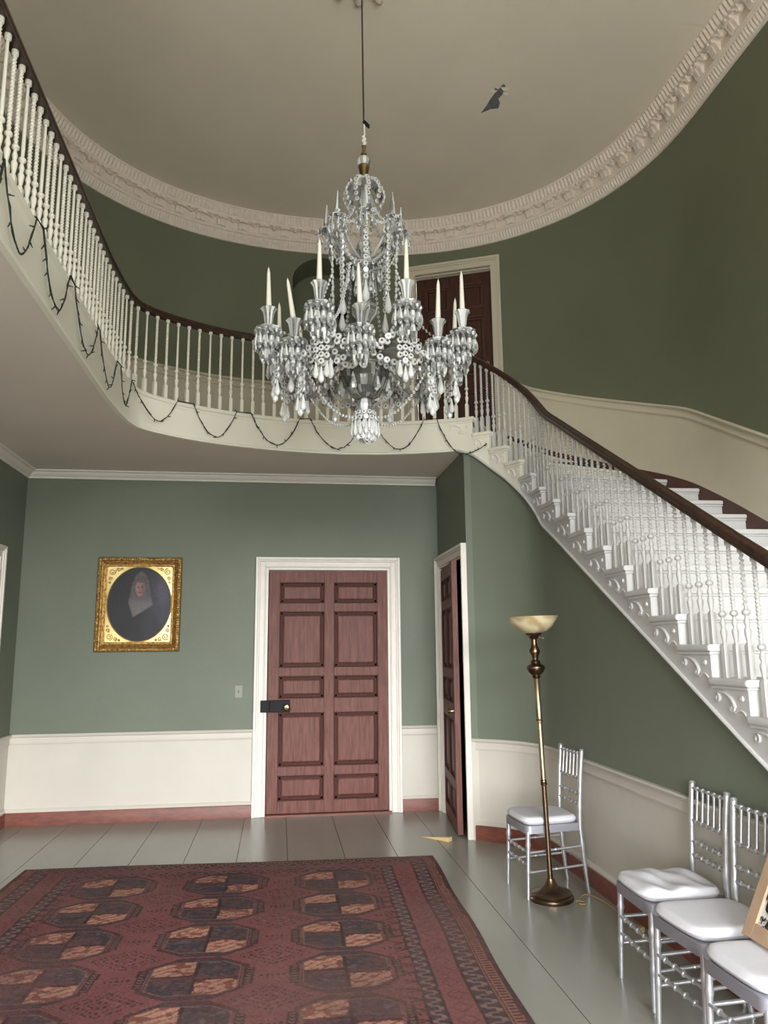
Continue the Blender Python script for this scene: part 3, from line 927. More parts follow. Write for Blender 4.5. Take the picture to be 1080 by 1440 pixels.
def chain(mb, pts, r, gap=2.05, taper=None):
    """beads threaded along a polyline"""
    L = [0]
    for a, b in zip(pts[:-1], pts[1:]): L.append(L[-1] + (b - a).length)
    n = max(2, int(L[-1] / (r * gap)))
    for i in range(n + 1):
        d = L[-1] * i / n
        k = max(j for j in range(len(L)) if L[j] <= d + 1e-9); k = min(k, len(pts) - 2)
        t = (d - L[k]) / max(1e-9, L[k + 1] - L[k])
        bead(mb, pts[k].lerp(pts[k + 1], t), r)
    mb.tube(pts, .0012, 4)
def sag(a, b, dip, n=12):
    return [a.lerp(b, i / n) + Vector((0, 0, -dip * (1 - (2 * i / n - 1) ** 2))) for i in range(n + 1)]

# suspension
c = MB(); c.tube([(CX - .012, CY, ZC - .005), (CX, CY, 5.16)], .0055, 6); c.build('suspension_cable', M_CABLE, ch)
c = MB(); c.tube([(CX, CY, 5.165), (CX + .012, CY, 5.15), (CX + .03, CY - .004, 5.13), (CX + .036, CY, 5.115)], [.012, .015, .013, .005], 8); c.build('cable_clip', M_BLACK, ch, smooth=50)
c = MB(); c.tube([(CX + .004, CY, 5.15), (CX + .006, CY, 5.06), (CX - .004, CY, 5.045), (CX + .006, CY, 5.03), (CX - .004, CY, 5.015), (CX + .008, CY, 5.0), (CX, CY, 4.975)], [.006, .006, .012, .014, .014, .014, .009], 8)
c.build('wrapped_wire', M_CANDLE, ch, smooth=50)
c = MB(); c.lathe([(.008, 4.98), (.016, 4.975), (.012, 4.96), (.011, 4.925), (.022, 4.915), (.02, 4.905), (.012, 4.9), (.02, 4.895)], 14, (CX, CY, 0))
c.lathe([(.038, 4.815), (.043, 4.835), (.036, 4.85), (.04, 4.818), (.034, 4.795), (.028, 4.76), (.022, 4.735), (.03, 4.725), (.045, 4.72), (.046, 4.712), (0, 4.71)], 18, (CX, CY, 0))
c.build('brass_hanger', M_BRASS2, ch, smooth=40)
c = MB(); c.lathe([(.012, 4.9), (.03, 4.89), (.045, 4.87), (.049, 4.85), (.042, 4.825), (.02, 4.81)], 14, (CX, CY, 0)); cut(c, 14).build('glass_ball', CRY, ch, smooth=20)
# glass stem
c = MB()
c.lathe([(.02, 4.72), (.024, 4.6), (.04, 4.56), (.024, 4.5), (.024, 4.3), (.05, 4.24), (.03, 4.18), (.03, 4.12), (.118, 4.085), (.124, 4.075), (.118, 4.068), (.03, 4.06), (.036, 4.0), (.05, 3.95), (.034, 3.9), (.03, 3.86),
         (.04, 3.845), (.028, 3.835), (.075, 3.815), (.088, 3.79), (.082, 3.755), (.05, 3.715), (.036, 3.69), (.045, 3.675), (.036, 3.66), (.03, 3.6), (.05, 3.56), (.06, 3.5), (.045, 3.44), (.06, 3.42)], 20, (CX, CY, 0))
cut(c, 20).build('glass_stem', CRY, ch, smooth=25)
# domed canopy of beads at the top
c = MB(); c.lathe([(.02, 4.70), (.085, 4.685), (.125, 4.63), (.13, 4.6), (.122, 4.605), (.08, 4.665), (.02, 4.68)], 24, (CX, CY, 0), lobes=12, lobe=.03); cut(c, 24).build('canopy_dish', CRY, ch, smooth=25)
for k in range(10):
    d = 36 * k + 6
    c = MB()
    chain(c, [C3(.045, d, 4.715), C3(.10, d, 4.69), C3(.135, d, 4.63), C3(.138, d, 4.57), C3(.112, d, 4.52)], .0165)
    c.build('bead_chain', [M_CRYSB, M_CRYSC], ch)
# ring of spires on small curved arms
for k in range(8):
    d = 45 * k - 4
    c = MB()
    c.tube([C3(.03, d, 4.13), C3(.08, d, 4.15), C3(.15, d, 4.22), C3(.2, d, 4.29), C3(.24, d, 4.30), C3(.25, d, 4.33)], [.012, .012, .011, .01, .009, .008], 8)
    arm = c.build('spire_arm', M_CRYS, ch, smooth=40)
    c = MB(); p = C3(.25, d, 0)
    c.lathe([(.0, 4.325), (.03, 4.328), (.056, 4.338), (.058, 4.343), (.02, 4.342), (.012, 4.346), (.02, 4.352), (.022, 4.362), (.015, 4.372), (.022, 4.385), (.005, 4.525), (0, 4.53)], 8, (p.x, p.y, 0))
    cut(c).build('glass_spire', CRY, arm)
    c = MB()
    for j in range(8):
        a = 2 * PI * j / 8
        q = Vector((p.x + .054 * math.cos(a), p.y + .054 * math.sin(a), 4.33))
        bead(c, q, .014); drop(c, q - Vector((0, 0, .014)), .095, .026)
    o = cut(c).build('crystal_fringe', CRY, arm); o['kind'] = 'stuff'
    # hanging chain with a long pear drop, and swags to the dish and to the canopy
    c = MB()
    z1 = 3.86 + .06 * math.cos(math.radians(d * 2))
    chain(c, [C3(.215, d, 4.27), C3(.205, d, z1)], .0195)
    drop(c, C3(.205, d, z1 - .02), .15, .05)
    c.build('bead_chain', [M_CRYSB, M_CRYSC], ch)
    c = MB(); chain(c, sag(C3(.25, d, 4.31), C3(.118, d + 12, 4.09), .07), .0125); c.build('bead_chain', [M_CRYSB, M_CRYSC], ch)
    c = MB(); chain(c, sag(C3(.25, d, 4.35), C3(.25, d + 45, 4.35), .06), .0125); c.build('bead_chain', [M_CRYSB, M_CRYSC], ch)
    c = MB(); chain(c, sag(C3(.10, d, 4.47), C3(.24, d, 4.35), .05), .0125); c.build('bead_chain', [M_CRYSB, M_CRYSC], ch)
# fringe under the middle dish
c = MB()
for j in range(16):
    q = C3(.118, 22.5 * j, 4.068); bead(c, q, .015); drop(c, q - Vector((0, 0, .016)), .11, .026)
for j in range(10):
    q = C3(.06, 36 * j, 4.03); bead(c, q, .017); drop(c, q - Vector((0, 0, .016)), .13, .03)
o = cut(c).build('crystal_fringe', CRY, ch); o['kind'] = 'stuff'
# receiver bowl with cut pattern
c = MB()
bp = [(.05, 3.178), (.09, 3.195), (.125, 3.235), (.15, 3.295), (.158, 3.36), (.164, 3.372), (.158, 3.38), (.14, 3.372), (.135, 3.3), (.105, 3.24), (.05, 3.215), (0, 3.21)]
c.lathe(bp, 40, (CX, CY, 0), lobes=20, lobe=.018)
c.lathe([(0, 3.386), (.15, 3.386), (.152, 3.392), (.05, 3.4), (.05, 3.44), (0, 3.44)], 30, (CX, CY, 0))
c.mi = [random.choice((0, 0, 1)) for _ in c.mi]; c.build('receiver_bowl', [M_BOWL, M_BOWL2], ch, smooth=20)
c = MB(); c.lathe([(.1565, 3.375), (.166, 3.378), (.166, 3.386), (.1565, 3.388)], 40, (CX, CY, 0)); c.build('bowl_rim', M_SILVER, ch, smooth=40)
# foot: glass ball, socket and prism cluster
c = MB(); c.lathe([(.02, 3.185), (.045, 3.165), (.056, 3.13), (.045, 3.095), (.028, 3.08), (.05, 3.072), (.052, 3.05), (.03, 3.035), (.035, 3.0), (.05, 2.985), (.062, 2.95), (.05, 2.915), (.02, 2.895), (0, 2.89)], 14, (CX, CY, 0))
cut(c, 14).build('glass_foot', CRY, ch, smooth=20)
c = MB()
for r, n, z, L in ((.066, 12, 3.075, .1), (.085, 14, 3.035, .1), (.06, 10, 3.0, .09)):
    for j in range(n):
        q = C3(r, 360 * j / n + 9 * n, z); bead(c, q, .017); drop(c, q - Vector((0, 0, .015)), L, .03)
for j in range(40):
    a = rng.uniform(0, 360); t = rng.uniform(0, 1)
    bead(c, C3(.07 * math.sqrt(1 - t * t) + .005, a, 2.96 - .07 * t), .014)
o = c.build('crystal_fringe', [M_CRYSB, M_CRYSC], ch); o['kind'] = 'stuff'

# candle arms
UPPER = [(-30, 3.675), (15.5, 3.675), (-71.5, 3.665), (64, 3.672), (-122, 3.69), (103, 3.695), (-161.5, 3.68), (153.5, 3.68)]
LOWER = [(-9, 3.555), (-57, 3.555), (48, 3.565), (-135, 3.55), (122, 3.55), (175, 3.55)]
pend = MB()
pend.lathe([(.0, .0), (.012, -.006), (.019, -.017), (.012, -.029), (0, -.034)], 8)
pend.lathe([(0, -.03), (.006, -.038), (.014, -.062), (.019, -.092), (.02, -.106), (.015, -.124), (.004, -.136), (0, -.138)], 8)
cut(pend)
pend_me = pend.mesh('crystal_pendant', CRY)
cups = {}
NEAR = {-30, 15.5, -71.5, 64, -9, -57, 48}
for R, ring in ((.65, UPPER), (.55, LOWER)):
    for d, zt in ring:
        zc_ = zt - .15                     # drip pan level
        c = MB()
        if R > .6:
            P = [C3(.10, d, 3.45), C3(.17, d, 3.485), C3(.26, d, 3.475), C3(.36, d, 3.42), C3(.46, d, 3.375), C3(.55, d, 3.375), C3(.62, d, 3.42), C3(.65, d, zc_)]
        else:
            P = [C3(.10, d, 3.43), C3(.16, d, 3.45), C3(.24, d, 3.42), C3(.32, d, 3.345), C3(.40, d, 3.295), C3(.48, d, 3.295), C3(.54, d, 3.335), C3(.55, d, zc_)]
        Q = []
        for i in range(len(P) - 1):        # smooth the arm with a Catmull-Rom pass
            p0, p1, p2, p3_ = P[max(i - 1, 0)], P[i], P[i + 1], P[min(i + 2, len(P) - 1)]
            for t in (0, .25, .5, .75):
                Q.append(.5 * ((2 * p1) + (p2 - p0) * t + (2 * p0 - 5 * p1 + 4 * p2 - p3_) * t * t + (3 * p1 - p0 - 3 * p2 + p3_) * t ** 3))
        Q.append(P[-1])
        c.tube(Q, [.0185 - .005 * i / len(Q) for i in range(len(Q))], 10)
        arm = c.build('candle_arm', M_GLASS, ch, smooth=50)
        p = C3(R, d, 0)
        c = MB()
        c.lathe([(.012, zc_ + .012), (.02, zc_ + .016), (.03, zc_ + .03), (.02, zc_ + .042), (.024, zc_ + .06), (.03, zc_ + .105), (.034, zc_ + .128), (.05, zt), (.046, zt + .004), (.03, zt - .012), (.02, zt - .03), (0, zt - .03)], 16,
                (p.x, p.y, 0), lobes=8, lobe=.06)
        cut(c, 16).build('candle_cup', CRY, arm, smooth=25)
        c = MB()
        c.lathe([(.01, zc_ - .006), (.05, zc_ - .002), (.078, zc_ + .012), (.082, zc_ + .018), (.074, zc_ + .016), (.04, zc_ + .01), (.012, zc_ + .014)], 20, (p.x, p.y, 0), lobes=10, lobe=.04)
        cut(c, 20).build('drip_pan', CRY, arm, smooth=25)
        npd = 12
        if d in NEAR:
            for j in range(npd):
                a = 2 * PI * j / npd + .3
                o = bpy.data.objects.new('crystal_pendant', pend_me); COL.objects.link(o); o.parent = arm
                wl = world_loc(arm)
                o.location = (p.x + .074 * math.cos(a) - wl.x, p.y + .074 * math.sin(a) - wl.y, zc_ + .008 - wl.z)
                o.rotation_euler = (0, 0, a)
        else:
            c = MB()
            for j in range(npd):
                a = 2 * PI * j / npd + .3
                c.lathe([(.0, .0), (.019, -.017), (0, -.034)], 8, (p.x + .074 * math.cos(a), p.y + .074 * math.sin(a), zc_ + .008))
                c.lathe([(0, -.03), (.014, -.062), (.02, -.106), (0, -.138)], 8, (p.x + .074 * math.cos(a), p.y + .074 * math.sin(a), zc_ + .008))
            o = cut(c).build('crystal_pendant', CRY, arm); o['kind'] = 'stuff'
        c = MB()                           # inner cluster of drops under the pan
        for j in range(6):
            a = 60 * j + 20
            q = Vector((p.x + .036 * math.cos(math.radians(a)), p.y + .036 * math.sin(math.radians(a)), zc_ - .012))
            bead(c, q, .017); drop(c, q - Vector((0, 0, .02)), .17, .04)
        o = cut(c).build('crystal_fringe', CRY, arm); o['kind'] = 'stuff'
        cups[d] = (R, zt, zc_)
# swags of large buttons between neighbouring pans
order = sorted(cups)
for i, a in enumerate(order):
    b = order[(i + 1) % len(order)]
    Ra, _, za = cups[a]; Rb, _, zb_ = cups[b]
    pa_, pb_ = C3(Ra - .05, a, za - .01), C3(Rb - .05, b, zb_ - .01)
    c = MB(); chain(c, sag(pa_, pb_, .13), .0215, 2.1); c.build('bead_swag', [M_CRYSB, M_CRYSC], ch)
for ring, rr_, dip in ((sorted(LOWER), .5, .09), (sorted(UPPER), .6, .17)):      # swags within each tier
    for i in range(len(ring)):
        (a, za), (b, zb_) = ring[i], ring[(i + 1) % len(ring)]
        c = MB(); chain(c, sag(C3(rr_, a, za - .2), C3(rr_, b, zb_ - .2), dip), .0215, 2.1); c.build('bead_swag', [M_CRYSB, M_CRYSC], ch)
for a, za, rr_ in ((-30, 3.675, .62), (15.5, 3.675, .62), (-71.5, 3.665, .6), (64, 3.672, .6), (-57, 3.555, .5), (48, 3.565, .5), (-122, 3.69, .6), (103, 3.695, .6)):
    for k in (-1, 0, 1):                       # short strings of buttons hanging under the pans
        c = MB(); top = C3(rr_, a + 3.2 * k, za - .30)
        chain(c, [top, top - Vector((0, 0, .13 + .03 * (k == 0)))], .019, 2.1)
        drop(c, top - Vector((0, 0, .16 + .03 * (k == 0))), .1, .038); c.build('bead_chain', [M_CRYSB, M_CRYSC], ch)
for a in (-57, 48, -9):                        # garlands from the low pans to the bowl
    c = MB(); chain(c, sag(C3(.47, a, 3.30), C3(.17, a * .6, 3.37), .05), .0205, 2.1); c.build('bead_swag', [M_CRYSB, M_CRYSC], ch)
for a, _ in [q for q in LOWER if abs(q[0]) > 20]:      # swags from the lower pans to the foot, and inner ones to the bowl rim
    c = MB(); chain(c, sag(C3(.50, a, 3.33), C3(.06, a, 3.05), .12, 16), .0105, 2.3); drop(c, C3(.5, a, 3.27), .1, .034); c.build('bead_swag', [M_CRYSB, M_CRYSC], ch)
for a, _ in UPPER:
    if abs(a) < 30: continue
    c = MB(); chain(c, sag(C3(.56, a, 3.42), C3(.16, a + 8, 3.37), .10, 14), .0205, 2.15); drop(c, C3(.5, a, 3.28), .13, .045); c.build('bead_swag', [M_CRYSB, M_CRYSC], ch)
    c = MB(); chain(c, sag(C3(.60, a, 3.56), C3(.23, a, 4.0), .20, 16), .0115, 2.6); c.build('bead_swag', [M_CRYSB, M_CRYSC], ch)
for k in range(6):
    q = C3(.15, 60 * k + 24, 3.34); c = MB(); bead(c, q, .018); drop(c, q - Vector((0, 0, .02)), .13, .05); cut(c).build('pear_drop', CRY, ch)

# candles: things of their own standing in the cups
CAND = [(-30, 'white taper candle in a high front cup, gallery side of the crystal urn', (0, 0)),
        (15.5, 'white taper candle in a high front cup, staircase side of the crystal urn', (.2, 0)),
        (-71.5, 'white taper candle in the outermost cup on the gallery side of the chandelier', (-1.2, 0)),
        (64, 'white taper candle in the outermost cup on the staircase side of the chandelier', (0, 0)),
        (-122, 'white taper candle standing low behind the leaning candle on the gallery side', (-1, 0)),
        (103, 'white taper candle half hidden behind the outermost staircase-side candle', (2, 0)),
        (-9, 'white taper candle standing directly in front of the crystal urn', (-2.2, 0)),
        (-57, 'leaning white taper candle in a low front cup, tipped toward the gallery', (-8.5, 0)),
        (48, 'white taper candle in a low front cup, standing before the upstairs door', (1.5, 0)),
        (-135, 'short-looking white taper candle tip at the back, beside the button beads', (-4, 0))]
for d, lab, (tx_, ty_) in CAND:
    R, zt, zc_ = cups[d]
    p = C3(R, d, zt - .03)
    c = MB(); c.lathe([(.017, 0), (.017, .04), (.0105, .265), (.0065, .29), (.0025, .302), (0, .303)], 14)
    o = c.build('candle', M_CANDLE, None, smooth=40)
    o.location = p; o.rotation_euler = (0, math.radians(tx_), 0)
    tag(o, lab, 'candle', 'taper candles on the chandelier')
    wk = MB(); wk.tube([(0, 0, .30), (.0005, 0, .312)], .0012, 5); wk.build('wick', M_WICK, o, loc=(0, 0, 0))

# ceiling rose above it
c = MB()
c.lathe([(.30, ZC + .004), (.30, ZC - .012), (.26, ZC - .02), (.2, ZC - .016), (.17, ZC - .03), (.08, ZC - .05), (.03, ZC - .055), (0, ZC - .055)], 72, (CX, CY, 0), lobes=12, lobe=.045)
rose = c.build('ceiling_rose', M_CORN, None, smooth=35)
tag(rose, 'ornate plaster ceiling rose above the chandelier cable', 'ceiling rose', kind='structure')
for k in range(12):
    l = MB(); a = 30 * k
    pts = [C3(.12, a, ZC - .03), C3(.2, a, ZC - .032), C3(.27, a, ZC - .03), C3(.315, a, ZC - .016), C3(.33, a, ZC - .004)]
    l.tube(pts, [.006, .022, .03, .024, .006], 8); l.build('leaf', M_CORN, rose, smooth=50)
# ------------------------------------------------------------------ chairs
def rail_bamboo(mb, a, b, r=.0085, knobs=4, kr=.0145):
    a, b = Vector(a), Vector(b); n = 110
    pts = [a.lerp(b, i / n) for i in range(n + 1)]
    rad = []
    for i in range(n + 1):
        t = i / n; rr = r
        for k in range(knobs):
            c = (k + 1) / (knobs + 1)
            dd = abs(t - c) * (b - a).length
            if dd < .008: rr = max(rr, math.sqrt(max(0, 1 - (dd / .008) ** 2)) * kr)
        rad.append(rr)
    mb.tube(pts, rad, 9)
def pillow(w0, w1, d, h, seed, crumple=0.0, n=26):
    """square-ish cushion: w0 front width, w1 rear width, depth d, thickness h"""
    r = np.random.default_rng(seed)
    ph = r.uniform(0, 6, 12); vs = []; fs = []
    m = n
    for side in (1, -1):
        for j in range(m + 1):
            for i in range(m + 1):
                u, v = 2 * i / m - 1, 2 * j / m - 1
                # rounded-square mapping
                x = u * math.sqrt(max(0, 1 - .27 * v ** 4)); y = v * math.sqrt(max(0, 1 - .27 * u ** 4))
                e = (1 - abs(u) ** 9) * (1 - abs(v) ** 9)
                z = h / 2 * side * (max(e, 0) ** .36)
                if side > 0:
                    z += crumple * e * (math.sin(7 * y + 2.5 * x + ph[0]) * .5 + math.sin(11 * y - 4 * x + ph[1]) * .35 + math.sin(5 * x + ph[2]) * .3)
                    z -= .006 * (1 - (x * x + y * y) * .5) * (1 if crumple == 0 else 0)
                wy = (w0 + (w1 - w0) * (y + 1) / 2) / 2
                vs.append((x * wy, y * d / 2, z))
    k = (m + 1) ** 2
    for s in (0, 1):
        for j in range(m):
            for i in range(m):
                a = s * k + j * (m + 1) + i
                f = (a, a + 1, a + m + 2, a + m + 1)
                fs.append(f if s == 0 else f[::-1])
    b = [i for i in range(m + 1)] + [(j + 1) * (m + 1) - 1 for j in range(1, m + 1)] + [m * (m + 1) + i for i in range(m - 1, -1, -1)] + [j * (m + 1) for j in range(m - 1, 0, -1)]
    for i in range(len(b)):
        p, q = b[i], b[(i + 1) % len(b)]
        fs.append((q, p, p + k, q + k))
    # welt around the rim
    return vs, fs
def make_chair():
    """chair at the origin facing -Y; parts are local"""
    t = empty('ballroom_chair', (0, 0, 0))
    L0 = (0, 0, 0)
    s = MB()
    fw, rw, yf, yr = .198, .172, -.20, .20
    pl = []
    for (cx, cy, a0) in ((fw - .04, yf + .04, -90), (rw - .025, yr - .025, 0), (-rw + .025, yr - .025, 90), (-fw + .04, yf + .04, 180)):
        rr = .04 if cy < 0 else .025
        for q in range(5): a = math.radians(a0 + 22.5 * q); pl.append((cx + rr * math.cos(a), cy + rr * math.sin(a)))
    s.poly(pl, .398, .448)
    s.build('seat_frame', M_SEATF, t, loc=L0, bevel=.006, smooth=40)
    for sx in (-1, 1):
        l = MB(); n = 24
        pts = [Vector((sx * .176, -.178, .41)).lerp(Vector((sx * .182, -.196, 0)), i / n) for i in range(n + 1)]
        l.tube(pts, [.0155 - .004 * i / n + (.0035 if i in (5, 14) else 0) for i in range(n + 1)], 12)
        l.build('leg', M_SILVER, t, loc=L0, smooth=40)
        b = MB()
        ctrl = [(sx * .163, .235, 0), (sx * .162, .212, .2), (sx * .16, .195, .42), (sx * .16, .2, .55), (sx * .163, .215, .75), (sx * .166, .232, .905)]
        pts = []
        for i in range(31):
            z = .905 * i / 30
            pts.append((sx * np.interp(z, [c[2] for c in ctrl], [abs(c[0]) for c in ctrl]), np.interp(z, [c[2] for c in ctrl], [c[1] for c in ctrl]), z))
        b.tube(pts, [.0125 + .003 * min(1, i / 10) + (.003 if i in (10, 18, 24) else 0) for i in range(31)], 12)
        b.lathe([(.0155, 0), (.017, .006), (.012, .014), (0, .016)], 12, (sx * .166, .232, .903))
        b.build('back_post', M_SILVER, t, loc=L0, smooth=40)
    yb = lambda z: float(np.interp(z, [.42, .55, .75, .905], [.195, .2, .215, .232]))
    for z, kn in ((.882, 5), (.728, 5), (.628, 5), (.565, 5)):
        r = MB(); rail_bamboo(r, (-.163, yb(z), z), (.163, yb(z), z), .0085, kn); r.build('back_rail', M_SILVER, t, loc=L0, smooth=50)
    for k in range(5):
        x = -.163 + .326 * (k + 1) / 6
        sp = MB(); sp.tube([(x, yb(.725), .725), (x, yb(.76), .76), (x, yb(.85), .85), (x, yb(.885), .892)], [.0095, .0075, .0075, .011], 9)
        sp.build('spindle', M_SILVER, t, loc=L0, smooth=50)
    for z in (.235, .155):
        r = MB(); rail_bamboo(r, (-.178, -.187, z + .05), (.178, -.187, z + .05), .0085, 4); r.build('stretcher', M_SILVER, t, loc=L0, smooth=50)
    for sx in (-1, 1):
        for z in (.30, .18):
            r = MB(); rail_bamboo(r, (sx * .178, -.185, z - .02), (sx * .161, .208, z), .0085, 1, .011); r.build('stretcher', M_SILVER, t, loc=L0, smooth=50)
    r = MB(); rail_bamboo(r, (-.162, .212, .21), (.162, .212, .21), .0085, 4); r.build('stretcher', M_SILVER, t, loc=L0, smooth=50)
    return t
cush = {}
def add_cushion(t, kind):
    v, f = pillow(.415, .375, .41, .058, 3 if kind == 'neat' else 5, 0 if kind == 'neat' else .011)
    mb = MB(); mb.add(v, f)
    o = mb.build('seat_cushion', M_CUSH, t, loc=(0, -.008 if kind == 'neat' else -.012, .474), smooth=60)
    s = o.modifiers.new('sub', 'SUBSURF'); s.levels = 1; s.render_levels = 1
    if kind == 'crumpled': o['label'] = 'crumpled loose white cushion'
    return o
def copy_tree(o, parent=None):
    c = o.copy(); COL.objects.link(c)
    if parent is not None: c.parent = parent
    for ch_ in list(o.children): copy_tree(ch_, c)
    return c
M_SEATF = mat('grey_silver_seat_paint', (168, 168, 178), .38, metal=.6)
chair = make_chair()
proto_children = list(chair.children)
SPOTS = [((1.80, 5.335, 0), -90 + 4, 'silver spindle-back chair with white cushion standing behind the brass floor lamp', 'neat'),
         ((1.88, 3.735, 0), -90 - 2, 'silver spindle-back chair with a crumpled white cushion, nearest the lamp in the row of three', 'crumpled'),
         ((1.84, 3.262, 0), -90 + 2.5, 'silver spindle-back chair with smooth white cushion in the middle of the row of three', 'neat'),
         ((1.80, 2.785, 0), -90 + 1, 'silver spindle-back chair holding the cardboard-framed picture on its white cushion', 'neat')]
chairs = [chair] + [copy_tree(chair) for _ in range(3)]
for c, (loc, rz, lab, kind) in zip(chairs, SPOTS):
    c.location = loc; c.rotation_euler = (0, 0, math.radians(rz))
    tag(c, lab, 'chair', 'silver banquet chairs by the stair wall')
    add_cushion(c, kind)

# cardboard-framed picture leaning on the last chair
e = empty('framed_picture', (1.79, 2.76, .51), 'kraft cardboard frame with a black-and-white picture leaning on the end chair', 'picture')
lean = math.atan2(.20, .40)
ca, sa_ = math.cos(lean), math.sin(lean)
def Tp(u, d, v):      # u along -y from the far edge, v up the slope, d out of the face (towards -x)
    return (1.785 + v * sa_ - d * ca, 2.985 - u, .508 + v * ca + d * sa_)
b = MB(); W, H, bw = .40, .50, .058
for (a, c_, p, q) in ((0, bw, 0, H), (W - bw, W, 0, H), (bw, W - bw, 0, bw), (bw, W - bw, H - bw, H)): b.box(a, c_, -.012, .008, p, q, 0, Tp)
b.build('cardboard_frame', M_KRAFT, e, bevel=.002)
M_PIC = mat('black_and_white_print', (210, 208, 206), 0.35, rgb2=(18, 18, 20), scale=26, stretch=(1, 1, 1), contrast=(.47, .54))
b = MB(); b.box(bw - .003, W - bw + .003, -.010, -.002, bw - .003, H - bw + .003, 0, Tp); b.build('print', M_PIC, e)

# ------------------------------------------------------------------ torchiere lamp
lx, ly = 1.765, 5.118
lamp = empty('floor_lamp', (lx, ly, 0), 'tall brass torchiere lamp with a marbled bowl shade, leaning slightly', 'floor lamp')
lamp.rotation_euler = (0, math.radians(-1.6), 0)
def lp(name, prof, m, n=28, **kw):
    c = MB(); c.lathe(prof, n); return c.build(name, m, lamp, loc=(0, 0, 0), smooth=kw.get('smooth', 35))
lp('base', [(0, 0), (.138, 0), (.142, .008), (.14, .022), (.132, .03), (.128, .032), (.13, .04), (.122, .05), (.1, .058), (.07, .068), (.045, .085), (.03, .11), (.024, .13), (0, .13)], M_BRASS, 40)
lp('lower_pole', [(.0165, .12), (.0165, .70), (.021, .705), (.022, .715), (.017, .72), (.022, .725), (.021, .735), (.0165, .74)], M_BRASS, 18)
lp('upper_pole', [(.0175, .74), (.0175, 1.10), (.024, 1.105), (.025, 1.115), (.018, 1.12), (.024, 1.125), (.0195, 1.135), (.0195, 1.39), (.026, 1.40)], M_BRASSP, 18)
lp('urn', [(.02, 1.39), (.03, 1.40), (.024, 1.41), (.05, 1.43), (.062, 1.455), (.062, 1.468), (.05, 1.478), (.03, 1.49), (.034, 1.505), (.02, 1.515), (.022, 1.535), (.034, 1.56), (.036, 1.575), (.024, 1.60), (.018, 1.63), (.02, 1.652), (.03, 1.66)], M_BRASS, 24)
lp('shade_cup', [(.02, 1.65), (.03, 1.66), (.036, 1.672), (.052, 1.68), (.056, 1.69), (.045, 1.70), (.0, 1.70)], M_BRASS, 24)
m = bpy.data.materials.new('marbled_glass_shade'); m.use_nodes = True
nt = m.node_tree; bs = nt.nodes['Principled BSDF']
tc = nd(nt, 'ShaderNodeTexCoord'); mp_ = nd(nt, 'ShaderNodeMapping'); mp_.inputs['Rotation'].default_value = (.5, .9, .3)
wv = nd(nt, 'ShaderNodeTexWave'); wv.inputs['Scale'].default_value = 3.2; wv.inputs['Distortion'].default_value = 9; wv.inputs['Detail'].default_value = 3; wv.inputs['Detail Scale'].default_value = 1.2
rp = nd(nt, 'ShaderNodeValToRGB')
rp.color_ramp.elements[0].color = lin((172, 152, 114)); rp.color_ramp.elements[1].color = lin((206, 192, 158)); rp.color_ramp.elements[1].position = .9
nt.links.new(tc.outputs['Object'], mp_.inputs[0]); nt.links.new(mp_.outputs[0], wv.inputs[0]); nt.links.new(wv.outputs['Fac'], rp.inputs[0]); nt.links.new(rp.outputs[0], bs.inputs['Base Color'])
bs.inputs['Roughness'].default_value = .25; bs.inputs['Subsurface Weight'].default_value = .25; bs.inputs['Subsurface Radius'].default_value = (.03, .02, .012)
lp('lamp_shade', [(0, 1.685), (.045, 1.688), (.09, 1.705), (.13, 1.735), (.158, 1.775), (.17, 1.80), (.172, 1.803), (.166, 1.80), (.152, 1.777), (.126, 1.741), (.088, 1.713), (.04, 1.696), (0, 1.695)], m, 40, smooth=60)
c = MB(); c.tube([(.03, 0, 1.66), (.05, -.01, 1.66), (.065, -.012, 1.655)], [.004, .004, .006], 8); c.build('switch_knob', M_BRASS, lamp, loc=(0, 0, 0), smooth=50)
# cord along the floor
pts = [(1.90, 5.05, .006), (1.95, 5.02, .006), (1.93, 4.98, .006), (1.90, 5.0, .006), (1.96, 5.12, .006), (2.02, 5.16, .006), (2.06, 5.05, .006), (2.075, 4.9, .006), (2.07, 4.72, .006), (2.075, 4.6, .006), (2.072, 4.5, .02)]
dn = []
for i in range(len(pts) - 1):
    p0, p1, p2, p3_ = [Vector(pts[max(0, min(len(pts) - 1, j))]) for j in (i - 1, i, i + 1, i + 2)]
    for t in np.linspace(0, 1, 7)[:-1]:
        dn.append(.5 * ((2 * p1) + (p2 - p0) * t + (2 * p0 - 5 * p1 + 4 * p2 - p3_) * t * t + (3 * p1 - p0 - 3 * p2 + p3_) * t ** 3))
c = MB(); c.tube(dn, .0042, 7); cd = c.build('power_cord', M_CORD, None, smooth=60)
tag(cd, 'tan lamp cord trailing over the grey floor towards the baseboard', 'cord')
c = MB(); c.box(2.058, 2.084, 4.475, 4.505, .0, .028); c.build('plug', M_CORD, cd, bevel=.004)

